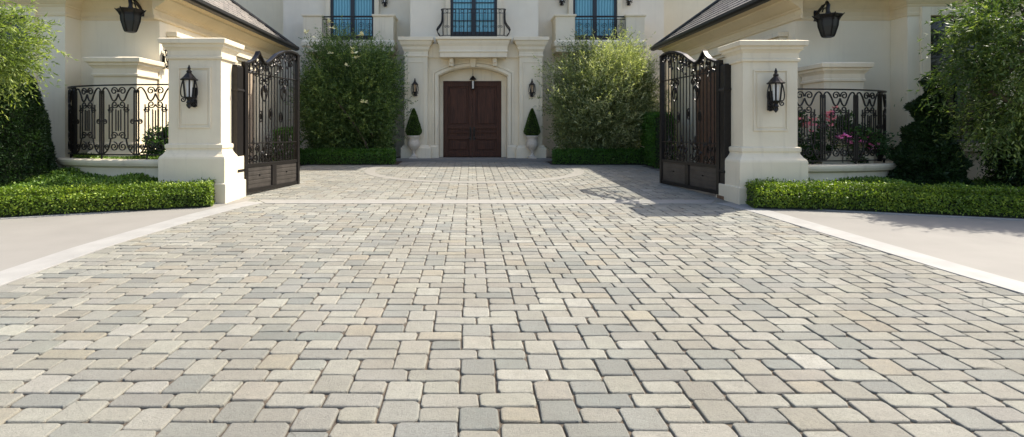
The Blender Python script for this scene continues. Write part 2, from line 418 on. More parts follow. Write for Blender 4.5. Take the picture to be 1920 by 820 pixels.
def pavers():
    rr = random.Random(5); vs = []; fs = []; cols = []; ncol = []
    def paver(x0, x1, y0, y1, lod):
        cx, cy = (x0+x1)/2, (y0+y1)/2; j = .0033
        hx, hy = (x1-x0)/2-j-rr.uniform(0, .0016), (y1-y0)/2-j-rr.uniform(0, .0016)
        cx += rr.uniform(-.0012, .0012); cy += rr.uniform(-.0012, .0012); rot = rr.gauss(0, .006)
        dz = rr.gauss(0, .0013); tx = rr.gauss(0, .006); ty = rr.gauss(0, .006)
        c = rr.choices(PAL, PALW)[0][0]; b = rr.gauss(1, .05)
        c = tuple(max(.02, v*b+rr.gauss(0, .0015)) for v in c)
        if lod: rings = [(.0, -.006), (.008, .0)]; k = 1
        else: rings = [(.0, -.02), (.0005, -.008), (.004, -.0022), (.010, 0)]; k = 3
        base = len(vs); n = 4*(k+1)
        crn = [rr.uniform(.010, .036) for _ in range(4)]; jit = [(rr.gauss(0, .0022), rr.gauss(0, .0022)) for _ in range(n+8)]
        for o, z in rings:
            q = 0
            for ci, (sx, sy, a0) in enumerate(((1, 1, 0), (-1, 1, pi/2), (-1, -1, pi), (1, -1, 1.5*pi))):
                cr = crn[ci]
                for i in range(k+1):
                    a = a0+pi/2*i/k; jx, jy = jit[q]
                    X = sx*(hx-cr)+(cr-o)*cos(a)+jx; Y = sy*(hy-cr)+(cr-o)*sin(a)+jy; q += 1
                    wx = cx+X*cos(rot)-Y*sin(rot); wy = cy+X*sin(rot)+Y*cos(rot)
                    vs.append((wx, wy, gz(wy)+z+dz+tx*X+ty*Y))
        for r in range(len(rings)-1):
            for i in range(n):
                fs.append((base+r*n+i, base+r*n+(i+1) % n, base+(r+1)*n+(i+1) % n, base+(r+1)*n+i)); cols.append(c)
        m = base+(len(rings)-1)*n; fs.append(tuple(m+i for i in range(n))); cols.append(c)
    s = S_; P = 8/3*s
    def ok(x0, x1, y0, y1):
        cy = (y0+y1)/2; cx = (x0+x1)/2
        if cy < 1.3 or cy > 17.2: return False
        if cy < 9.03:
            a, b = xat(LIN, cy), xat(RIN, cy)
            if cy < 4 and abs(cx) > 1.15*cy+.9: return False
            return x1 > a and x0 < b
        return abs(cx-.1) < 5.0
    for col in range(-28, 28):
        x0 = XO+col*s
        for m in range(-4, 28):
            y = YO+m*P
            if col % 2 == 0:
                yy = y+(P/2 if col % 4 == 2 else 0)
                for a in (0, 1):
                    q = (x0, x0+s, yy+a*s, yy+(a+1)*s)
                    if ok(*q): paver(*q, q[2] > 6.5)
                for a, b in ((-1, .5), (.5, 2)):
                    q = (x0+a*s, x0+b*s, yy+2*s, yy+P)
                    if ok(*q): paver(*q, q[2] > 6.5)
            else:
                for a in (0, 4/3):
                    q = (x0, x0+s, y+a*s, y+a*s+2/3*s)
                    if ok(*q): paver(*q, q[2] > 6.5)
    me = bpy.data.meshes.new('driveway'); me.from_pydata(vs, [], fs)
    at = me.attributes.new('pcol', 'FLOAT_COLOR', 'FACE')
    at.data.foreach_set('color', np.array([(*c, 1) for c in cols], dtype=np.float32).ravel())
    me.materials.append(PAVER)
    o = bpy.data.objects.new('driveway', me); COL.objects.link(o); tag(o, kind='structure')
    print('pavers faces', len(fs))
pavers()

def strip(pts_a, pts_b, name, mat, z0, z1):
    """closed slab between two lines following the ground"""
    m = MB(); n = len(pts_a); vs = []
    for (a, b) in zip(pts_a, pts_b):
        for (x, y) in (a, b):
            vs += [(x, y, gz(y)+z0), (x, y, gz(y)+z1)]
    fs = []
    for i in range(n-1):
        a = 4*i; b = a+4
        fs += [(a+1, a+3, b+3, b+1), (a, b, b+2, a+2), (a, a+1, b+1, b), (a+2, b+2, b+3, a+3)]
    fs += [(0, 2, 3, 1), (4*n-4, 4*n-3, 4*n-1, 4*n-2)]
    m.add(vs, fs); o = m.build(name, mat, bevel=.004); return tag(o, kind='structure')
def offs(line, d):
    out = []
    for i, (x, y) in enumerate(line):
        a = line[max(i-1, 0)]; b = line[min(i+1, len(line)-1)]; tx, ty = b[0]-a[0], b[1]-a[1]; L = hypot(tx, ty)
        out.append((x-ty/L*d, y+tx/L*d))
    return out
strip(LIN, offs(LIN, .36), 'kerb', BAND, -.05, .008)
strip(RIN, offs(RIN, -.34), 'kerb', BAND, -.05, .008)
# curb line across the gateway and apron around it
strip([(-3.45, 8.98), (4.05, 8.98)][::1], [(-3.72, 9.36), (4.3, 9.36)], 'paving_band', RINGM2, -.05, .0055)
# lighter ring in the court
ring_o = [(.1+2.95*cos(a), 14.6+2.95*sin(a)) for a in [2*pi*i/64 for i in range(65)]]
ring_i = [(.1+2.68*cos(a), 14.6+2.68*sin(a)) for a in [2*pi*i/64 for i in range(65)]]
strip(ring_o, ring_i, 'paving_ring', RINGM, -.03, .005)
# concrete walks either side, running up to the hedges
HL = [(-12, 6.55), (-9, 7.05), (-6.8, 7.66), (-5.6, 8.15), (-4.75, 8.72), (-4.28, 9.06)]
HR = [(12, 6.9), (9.5, 7.2), (7.9, 7.58), (6.4, 8.05), (5.2, 8.55), (4.5, 8.92)]
lo = offs(LIN, .355); ro = offs(RIN, -.335)
def walk(edge, hed, sx, name):
    pts = [(x, y) for x, y in edge]+[(sx*3.95+(.1 if sx > 0 else 0), 9.7)]+hed[::-1]+[(sx*12, -3)]
    return sheet(pts, name, CONC, .004)
walk(lo, HL, -1, 'walkway'); walk(ro, HR, 1, 'walkway')
sheet([(-30, -40), (30, -40), (30, -3), (-30, -3)], 'road', plain('asphalt', (.06, .058, .055), .9, 0, (.045, .043, .04), 5, 90, .4, .006), -.01)
# soil beds
sheet([(x, y+.02) for x, y in HL]+[(-4.3, 9.75), (-6.2, 10.7), (-12.5, 10.3)], 'planting_bed', SOIL, .012)
sheet([(x, y+.02) for x, y in HR][::-1]+[(12.5, 6.9), (12.5, 10.3), (6.5, 10.7), (4.6, 9.7)], 'planting_bed', SOIL, .012)
sheet([(-6.2, 15.85), (-2.15, 15.85), (-2.15, 18.8), (-6.2, 18.8)], 'planting_bed', SOIL, .012)
sheet([(2.4, 15.85), (6.5, 15.85), (6.5, 18.8), (2.4, 18.8)], 'planting_bed', SOIL, .012)
# thin mowing kerb in front of the hedges
strip(offs(HL, -.10), HL, 'hedge_kerb', BAND, -.05, .016)
strip(HR, offs(HR, .10), 'hedge_kerb', BAND, -.05, .016)

# ------------------------------------------------------------------ main house
def house():
    AX = .1; t = thing('house', 'large cream stucco mansion with stone entrance portico at the end of the drive', 'house', (AX, 18.2, .53))
    zf = .60
    # walls
    m = MB(); m.box(-2.0, 2.26, 17.76, 18.95, 4.36, 8.57); m.box(-2.15, 2.35, 18.05, 18.9, .4, 4.358); m.build('wall', STUCCO2, t)
    m = MB()
    m.box(-6.6, -2.003, 18.8, 20.4, .4, 8.57); m.build('wall', STUCCO2, t)
    m = MB(); m.box(2.263, 6.82, 18.8, 20.4, .4, 8.57); m.build('wall', STUCCO2, t)
    m = MB(); m.box(-13, -6.603, 20.0, 21.2, .4, 8.57); m.build('wall', STUCCO, t)
    m = MB(); m.box(6.823, 13, 20.0, 21.2, .4, 8.57); m.build('wall', STUCCO, t)
    # roof with deep eaves
    c = .3; p = .5
    for x0, x1, y0, y1 in ((-2.0, 2.26, 17.76, 22), (-6.6, 6.82, 18.72, 27), (-13, 13, 20.0, 27)):
        ze = 8.62 - (0 if y0 < 18 else .02 if y0 < 19 else .04); ov = .46
        L = [(.0, ze-.06), (.3, ze), (ov, ze+.02), (ov, ze+.15)]
        for i in range(7): L += [(ov-i*c, ze+.15+i*c*p+.03), (ov-(i+1)*c, ze+.15+(i+1)*c*p)]
        m = MB(); m.rectloft(x0, x1, y0, y1, L); m.build('roof', ROOF, t)
    # arched portal
    a0, a1 = -1.04, 1.21; cx = (a0+a1)/2; hw = (a1-a0)/2; sp, cr = 3.30, 3.58
    h = cr-sp; R = (hw*hw+h*h)/(2*h); arc = []
    th = math.asin(hw/R)
    for i in range(17):
        a = -th+2*th*i/16; arc.append((cx+R*sin(a), cr-R+R*cos(a)))
    poly = [(-2.12, .4), (-1.04, .4)]+[(x, z) for x, z in arc]+[(1.21, .4), (2.33, .4), (2.33, 4.352), (-2.12, 4.352)]
    m = MB(); m.prism_xz(poly, 17.62, 18.05); portal = m.build('portal_wall', STONE2, t, bevel=.006)
    # arch moulding (two steps) following jambs and arch
    def surround(o, y, thick, wd, zb):
        out = []; inn = []
        Rr = R+o; Ri = R+o+wd
        for rad, lst, ex in ((Rr, inn, o), (Ri, out, o+wd)):
            lst.append((cx-hw-ex, zb))
            tt = math.asin(min(1, (hw+ex)/rad))
            for i in range(17):
                a = -tt+2*tt*i/16; lst.append((cx+rad*sin(a), cr-R+rad*cos(a)))
            lst.append((cx+hw+ex, zb))
        mm = MB(); mm.prism_xz(inn+out[::-1], y, y+thick); return mm
    surround(.03, 17.555, .064, .10, 1.03).build('arch_moulding', STONE2, t, bevel=.008)
    surround(.15, 17.585, .034, .07, 1.03).build('arch_moulding', STONE2, t, bevel=.008)
    m = MB(); m.prism_xz([(cx-.07, 3.58), (cx+.07, 3.58), (cx+.11, 3.86), (cx-.11, 3.86)], 17.50, 17.60); m.build('keystone', STONE2, t, bevel=.01)
    # pilasters
    for x0, x1 in ((-2.16, -1.40), (1.60, 2.36)):
        m = MB(); m.rectloft(x0, x1, 17.46, 17.62, [(0, 1.02), (0, 3.95)]); sh = m.build('pilaster', STONE2, t, bevel=.008)
        m = MB()
        for a, b, c_, d in ((x0+.11, x1-.11, 1.25, 1.28), (x0+.11, x1-.11, 3.72, 3.75), (x0+.11, x0+.14, 1.28, 3.72), (x1-.14, x1-.11, 1.28, 3.72)):
            m.box(a, b, 17.445, 17.462, c_, d)
        m.build('panel_moulding', STONE2, sh, bevel=.003)
        m = MB(); m.rectloft(x0, x1, 17.46, 17.62, [(.11, .5), (.11, .92), (.075, .96), (.05, 1.0), (.03, 1.022)]); m.build('plinth', STONE2, sh, bevel=.006)
        m = MB(); m.rectloft(x0, x1, 17.46, 17.62, [(.012, 3.90), (.03, 3.93), (.03, 3.97), (.012, 3.98), (.012, 4.08), (.06, 4.16), (.07, 4.24), (.12, 4.30), (.16, 4.42), (.19, 4.43), (.19, 4.54), (.0, 4.56)]); m.build('capital', STONE2, sh, bevel=.005)
    for x0, x1 in ((-1.34, -1.04), (1.21, 1.52)):
        m = MB(); m.rectloft(x0, x1, 17.53, 17.618, [(.0, .5), (.0, .97), (-.02, 1.0), (-.03, 1.03)]); m.build('jamb_plinth', STONE2, t, bevel=.006)
    # frieze between the caps, niche wedges
    m = MB(); m.box(-1.38, 1.58, 17.56, 17.618, 3.9, 4.35); m.build('frieze', STONE2, t, bevel=.004)
    # balcony slab with brackets
    m = MB(); m.rectloft(-.98, 1.18, 17.15, 17.74, [(.0, 3.86), (.0, 4.0), (.03, 4.03), (.03, 4.06), (.005, 4.09), (.02, 4.22), (.07, 4.32), (.085, 4.40), (.14, 4.42), (.14, 4.50), (.0, 4.515)])
    slab = m.build('balcony_slab', STONE2, t, bevel=.006)
    for bx in (-.62, .80):
        m = MB(); m.prism_xz([(bx-.07, 3.60), (bx+.07, 3.60), (bx+.09, 3.855), (bx-.09, 3.855)], 17.36, 17.62)
        m.box(bx-.055, bx+.055, 17.28, 17.40, 3.70, 3.855); m.build('bracket', STONE2, slab, bevel=.02)
    # centre bellied balcony railing
    rl = MB(); zt, zb = 5.42, 4.56; path = [(-.93, 17.72), (-.93, 17.26), (-.88, 17.20), (1.08, 17.20), (1.13, 17.26), (1.13, 17.72)]
    rl.sweep(path, [(-.02, zt-.012), (.02, zt-.012), (.02, zt+.012), (-.02, zt+.012)])
    rl.sweep(path, [(-.012, zb), (.012, zb), (.012, zb+.02), (-.012, zb+.02)])
    rl.sweep(path, [(-.01, zt-.14), (.01, zt-.14), (.01, zt-.125), (-.01, zt-.125)])
    rail = rl.build('balcony_railing', IRON, t)
    def bel(z):
        u = (z-zb)/(zt-zb); return .0+.17*math.exp(-((u-.25)/.2)**2)*(1-0*u)
    pos = [(-.88+1.96*i/15, 17.20, 0, -1) for i in range(16)]+[(-.93, 17.32+.13*i, -1, 0) for i in range(4)]+[(1.13, 17.32+.13*i, 1, 0) for i in range(4)]
    for x, y, nx, ny in pos:
        m = MB(); r = .011 if (x not in (-.88, 1.08)) else .018
        m.tube([(x+nx*bel(z), y+ny*bel(z)*.8, z) for z in [zb+(zt-zb)*i/12 for i in range(13)]], r, 5); m.build('baluster', IRON, rail)
    for k in range(8):
        x = -.75+1.7*k/7
        for sg in (-1, 1):
            MB().tube([(x+sg*px, 17.20-bel(zz)*.8-.012, zz) for px, zz in spiral(.045, 4.82, .045, .012, pi, -1.3)], .008, 4).build('scroll', IRON, rail)
        MB().tube([(px, 17.19, zz) for px, zz in spiral(x, 5.35, .05, .05, 0, 1)], .007, 4).build('ring', IRON, rail)
    # centre and side French windows
    def french(x0, x1, y, z0, z1, nl, surr=None):
        m = MB(); f = .09
        m.box(x0, x0+f, y, y+.1, z0, z1); m.box(x1-f, x1, y, y+.1, z0, z1); mid = (x0+x1)/2
        m.box(mid-f*.75, mid+f*.75, y-.01, y+.1, z0, z1)
        m.box(x0+f, mid-f*.75, y, y+.1, z0, z0+.25); m.box(mid+f*.75, x1-f, y, y+.1, z0, z0+.25)
        for zz in nl:
            m.box(x0+f, mid-f*.75, y+.02, y+.09, zz, zz+.03); m.box(mid+f*.75, x1-f, y+.02, y+.09, zz, zz+.03)
        fr = m.build('french_window', DFRAME, t, bevel=.006)
        for a, b in ((x0+f, mid-f*.75), (mid+f*.75, x1-f)):
            m = MB(); m.box(a, b, y+.05, y+.08, z0+.25, z1); m.build('pane', PANE, fr)
        m = MB(); m.box(x0-.16, x0-.002, y-.06, y+.1, z0, z1+.15); m.box(x1+.002, x1+.16, y-.06, y+.1, z0, z1+.15); m.box(x0-.002, x1+.002, y-.06, y+.1, z1, z1+.15)
        m.build('surround', STONE2, fr, bevel=.01)
        return fr
    french(-.66, .88, 17.64, 4.52, 6.8, (5.12, 5.72))
    french(-4.90, -3.36, 18.68, 4.58, 6.9, (5.50, 6.1)); french(3.59, 5.13, 18.68, 4.58, 6.9, (5.50, 6.1))
    # side balconies: stone end piers and iron rail on a slab
    for (p0, p1, q0, q1) in ((-5.65, -5.02, -3.28, -2.60), (2.88, 3.53, 5.26, 5.89)):
        m = MB(); m.rectloft(p0, q1, 18.0, 18.80, [(.0, 4.16), (0.0, 4.30), (.05, 4.36), (.05, 4.5), (.0, 4.56)]); sb = m.build('balcony_slab', STONE2, t, bevel=.006)
        for a, b in ((p0, p1), (q0, q1)):
            m = MB(); m.rectloft(a, b, 18.0, 18.796, [(0, 4.558), (0, 5.33), (.03, 5.35), (.045, 5.37), (.045, 5.42), (0, 5.43)]); m.build('parapet_pier', STONE2, sb, bevel=.006)
        m = MB()
        for zz, r in ((5.36, .02), (5.27, .01), (4.66, .015)): m.box(p1, q0, 18.1-r, 18.1+r, zz-r, zz+r)
        rl = m.build('balcony_railing', IRON, sb)
        n = 12
        for i in range(n+1):
            x = p1+(q0-p1)*i/n; m = MB(); m.tube([(x, 18.1, 4.66), (x, 18.1, 5.27)], .011, 4); m.build('baluster', IRON, rl)
        for i in range(6):
            x = p1+(q0-p1)*(i+.5)/6
            for zz in (4.85, 5.08):
                MB().tube([(px, 18.09, z_) for px, z_ in spiral(x, zz, .10, .02, i*pi, 1.5)], .009, 4).build('scroll', IRON, rl)
    # recessed door: lintel panel, two leaves
    m = MB(); m.box(-1.04, 1.21, 17.98, 18.05, 3.17, 3.62); m.box(-1.04, -.915, 17.98, 18.05, .5, 3.168); m.box(1.042, 1.21, 17.98, 18.05, .5, 3.168)
    m.build('door_lining', STONE2, t, bevel=.004)
    dr = MB(); dr.box(-.915, 1.042, 17.985, 18.04, .60, .62).box(-.915, -.87, 17.965, 18.04, .62, 3.166).box(.997, 1.042, 17.965, 18.04, .62, 3.166).box(-.87, .997, 17.965, 18.04, 3.12, 3.166)
    door = dr.build('front_door', WOOD, t, bevel=.004); mid = .0635
    for a, b, hx in ((-.868, mid-.003, mid-.06), (mid+.003, .995, mid+.06)):
        m = MB(); m.box(a, b, 18.012, 18.04, .625, 3.118)
        lf = m.build('door_leaf', WOOD, door)
        m = MB(); s = .11
        zs = [(.62+.0, .76), (1.22, 1.34), (1.42, 1.52) if False else (1.46, 1.56), (3.0, 3.118)]
        zs = [(.625, .80), (1.20, 1.32), (1.42, 1.47), (1.56, 1.68), (2.98, 3.118)]
        m.box(a, a+s, 17.962, 18.012, .625, 3.118); m.box(b-s, b, 17.962, 18.012, .625, 3.118)
        for z0, z1 in zs: m.box(a+s, b-s, 17.965, 18.012, z0, z1)
        m.build('door_frame', WOOD, lf, bevel=.006)
        m = MB()
        for z0, z1 in ((.86, 1.15), (1.73, 2.92)): m.rectloft(a+s+.07, b-s-.07, 17.985, 18.012, [(0, z0), (0, z1)])
        m.build('panel', WOOD, lf, bevel=.012)
        m = MB(); m.box(hx-.03, hx+.03, 17.95, 17.962, 1.18, 1.62); m.tube([(hx, 17.955, 1.56), (hx, 17.91, 1.5), (hx, 17.91, 1.36), (hx, 17.955, 1.3)], .012, 6)
        m.tube([(hx-.0, 17.93, 1.24), (hx+(.07 if hx > mid else -.07), 17.92, 1.24)], .014, 6); m.build('handle', IRON, lf)
    # entrance step
    m = MB(); m.box(-2.45, 2.65, 16.95, 18.0, .45, .60); m.build('step', CONC, t, bevel=.012)
house()

# ------------------------------------------------------------------ gatehouse wings
def wing(sg, X, Xe, Xo, winx, label):
    """sg=-1 left, +1 right; X inner wall plane, Xe eave, Xo start of projecting outer block"""
    t = thing('gatehouse', label, 'building', (sg*9.5, 13.5, .3))
    def bx(m, a, b, y0, y1, z0, z1): m.box(min(a, b), max(a, b), y0, y1, z0, z1); return m
    bx(MB(), X, Xo, 10.67, 17.2, .1, 4.1).build('wall', STUCCO, t)
    win0, win1 = winx; wz0, wz1 = 1.26, 3.70
    m = MB(); OX = sg*13.2
    bx(m, Xo+sg*.001, win0, 10.25, 17.2, .1, 4.1); bx(m, win1, OX, 10.25, 17.2, .1, 4.1)
    bx(m, win0, win1, 10.25, 17.2, .1, wz0); bx(m, win0, win1, 10.25, 17.2, wz1, 4.1); bx(m, win0, win1, 10.48, 17.2, wz0, wz1)
    m.build('wall', STUCCO, t)
    # cornice: steps following the inner wall and the fronts
    ov = abs(Xe-X)
    path = [(X, 17.3), (X, 10.67), (Xo, 10.67), (Xo, 10.25), (OX, 10.25)] if sg > 0 else [(X, 17.3), (X, 10.67), (Xo, 10.67), (Xo, 10.25), (OX, 10.25)]
    def prof(D): return [(sg*a*D, z) for a, z in ((-.02, 3.70), (.06, 3.70), (.08, 3.72), (.08, 3.76), (.03, 3.78), (.03, 3.88), (.10, 3.895), (.12, 3.92), (.20, 3.935), (.34, 3.975), (.50, 4.03), (.62, 4.065), (.64, 4.10), (.97, 4.115), (.98, 4.155), (-.02, 4.158))]
    MB().sweep([(X, 17.3), (X, 10.44)], prof(ov)).build('cornice', TRIM, t, bevel=.003)
    MB().sweep([(X-sg*.02, 10.67), (Xo, 10.67), (Xo, 10.25), (OX, 10.25)], prof(.22)).build('cornice', TRIM, t, bevel=.003)
    # roof
    c = .18; p = .8; z0 = 4.20; A = Xe; B = sg*13.9
    L = [(-.03, 4.161), (0, 4.165), (0, 4.22)]
    for i in range(22): L += [(-i*c, 4.22+i*c*p+.028), (-(i+1)*c, 4.22+(i+1)*c*p)]
    m = MB(); m.rectloft(min(A, B), max(A, B), 10.03, 17.6, L); rf = m.build('roof', ROOF, t)
    m = MB(); e = Vector((Xe, 17.6, 4.25)); f = Vector((Xe+sg*3.8, 13.8, 4.25+3.8*p))
    m.tube([e.lerp(f, i/12)+Vector((0, 0, .02)) for i in range(13)], .055, 6); m.build('hip_cap', GUTTER, rf)
    # gutter
    m = MB(); xg = Xe-sg*.0
    pr = [(-.0, 4.12), (-.09, 4.14), (-.13, 4.18), (-.13, 4.25), (-.105, 4.25), (-.10, 4.19), (-.0, 4.17)]
    pr = [(o*1, z) for o, z in pr]
    pth = [(xg, 10.03), (xg, 17.6)]
    # profile offset is to the right of travel (+x for +y travel); want outward = -sg*x
    m.sweep(pth, [(sg*o, z) for o, z in pr])
    m.build('gutter', GUTTER, t, smooth=False)
    # window
    m = MB(); y = 10.30; a, b = sorted((win0, win1)); f = .07
    m.box(a, a+f, y, y+.08, wz0, wz1); m.box(b-f, b, y, y+.08, wz0, wz1); m.box(a+f, b-f, y, y+.08, wz1-f, wz1); m.box(a+f, b-f, y, y+.08, wz0, wz0+f)
    mid = (a+b)/2; m.box(mid-.03, mid+.03, y, y+.08, wz0+f, wz1-f); m.box(a+f, mid-.03, y+.01, y+.07, 2.9, 2.94); m.box(mid+.03, b-f, y+.01, y+.07, 2.9, 2.94)
    wd = m.build('window', DFRAME, t, bevel=.005)
    m = MB(); m.box(a+.01, b-.01, y+.04, y+.06, wz0+.01, wz1-.01); m.build('pane', DARKG, wd)
    m = MB(); s = .17
    m.box(a-s, a-.001, 10.19, 10.249, wz0, wz1+s); m.box(b+.001, b+s, 10.19, 10.249, wz0, wz1+s); m.box(a-.001, b+.001, 10.19, 10.249, wz1+.001, wz1+s)
    m.build('surround', STONE, wd, bevel=.008)
    m = MB(); m.rectloft(a-s-.04, b+s+.04, 10.12, 10.249, [(-.03, wz0-.16), (-.03, wz0-.07), (0, wz0-.06), (0, wz0-.003)]); m.build('sill', STONE, wd, bevel=.006)
    # hood over the garage doorway on the inner wall
    m = MB(); bx(m, X-sg*.10, X-sg*.001, 10.98, 15.6, 3.20, 3.34); bx(m, X-sg*.16, X-sg*.001, 10.94, 15.6, 3.342, 3.42); bx(m, X-sg*.22, X-sg*.001, 10.90, 15.6, 3.422, 3.52)
    m.build('door_hood', STONE, t, bevel=.006)
    m = MB(); bx(m, X-sg*.05, X-sg*.001, 11.05, 11.25, .3, 3.198); bx(m, X-sg*.05, X-sg*.001, 15.3, 15.5, .3, 3.198); m.build('door_surround', STONE, t, bevel=.006)
    m = MB(); bx(m, X-sg*.03, X-sg*.002, 11.251, 15.299, .3, 3.197); GM = GARAGE if sg > 0 else GARAGE_LIT; gd = m.build('garage_door', GM, t)
    m = MB()
    for i in range(4):
        for j in range(4):
            y0 = 11.35+i*.98; zz = .5+j*.67; bx(m, X-sg*.045, X-sg*.03, y0, y0+.85, zz, zz+.55)
    m.build('door_panel', GM, gd, bevel=.01)
wing(-1, -6.22, -5.77, -7.79, (-8.50, -9.75), 'cream gatehouse wing with sunlit roof and window, left of the iron gates')
wing(1, 6.50, 6.05, 8.40, (8.80, 10.05), 'cream gatehouse wing with shaded slate roof and window, right of the iron gates')

# ------------------------------------------------------------------ piers
def pier(x0, x1, yf, dep, dz, label, name='gate_pier', panel=True, group=None, basez=None, top=3.06, inner=None):
    gb = .2; t = thing(name, label, 'pier', ((x0+x1)/2, yf+dep/2, gz(yf)), group=group)
    y0, y1 = yf+.11, yf+dep
    m = MB(); m.rectloft(x0, x1, y0, y1, [(0, 1.18+dz), (0, top-.33)]); sh = m.build('shaft', STONE, t, bevel=.008)
    m = MB(); m.rectloft(x0, x1, y0, y1, [(.135, gb), (.135, .60+dz), (.11, .61+dz), (.11, 1.02+dz), (.10, 1.055+dz), (.06, 1.10+dz), (.03, 1.15+dz), (.025, 1.18+dz), (.04, 1.20+dz), (.04, 1.26+dz), (.0, 1.28+dz)])
    m.build('plinth', STONE, t, bevel=.005)
    T = top; m = MB(); m.rectloft(x0, x1, y0, y1, [(.005, T-.345), (.03, T-.34), (.035, T-.30), (.012, T-.29), (.012, T-.20), (.04, T-.16), (.065, T-.14), (.07, T-.10), (.11, T-.085), (.12, T-.01), (.10, T), (0, T+.02)])
    m.build('cap', STONE, t, bevel=.005)
    if panel:
        m = MB(); a, b, c, d = x0+.17, x1-.17, 1.54+dz, T-.48
        for k, (wd, pr) in enumerate(((.028, .022), )):
            m.box(a, b, y0-pr, y0+.002, c, c+wd); m.box(a, b, y0-pr, y0+.002, d-wd, d); m.box(a, a+wd, y0-pr, y0+.002, c+wd, d-wd); m.box(b-wd, b, y0-pr, y0+.002, c+wd, d-wd)
        m.box(a+.06, b-.06, y0-.010, y0+.002, c+.06, d-.06)
        m.build('panel_moulding', STONE, sh, bevel=.006)
    return t
pier(-5.15, -4.25, 8.98, .67, 0, 'cream stone gate pier with lantern, left of the driveway entrance')
pier(4.58, 5.50, 8.85, .67, -.05, 'cream stone gate pier with lantern, right of the driveway entrance', top=3.0)
pier(-7.05, -6.24, 9.87, .76, 0, 'stone pier with moulded cap behind the left garden railing', 'garden_pier', False, top=2.86)
pier(6.62, 7.36, 9.87, .76, 0, 'stone pier with moulded cap behind the right garden railing', 'garden_pier', False, top=2.76)

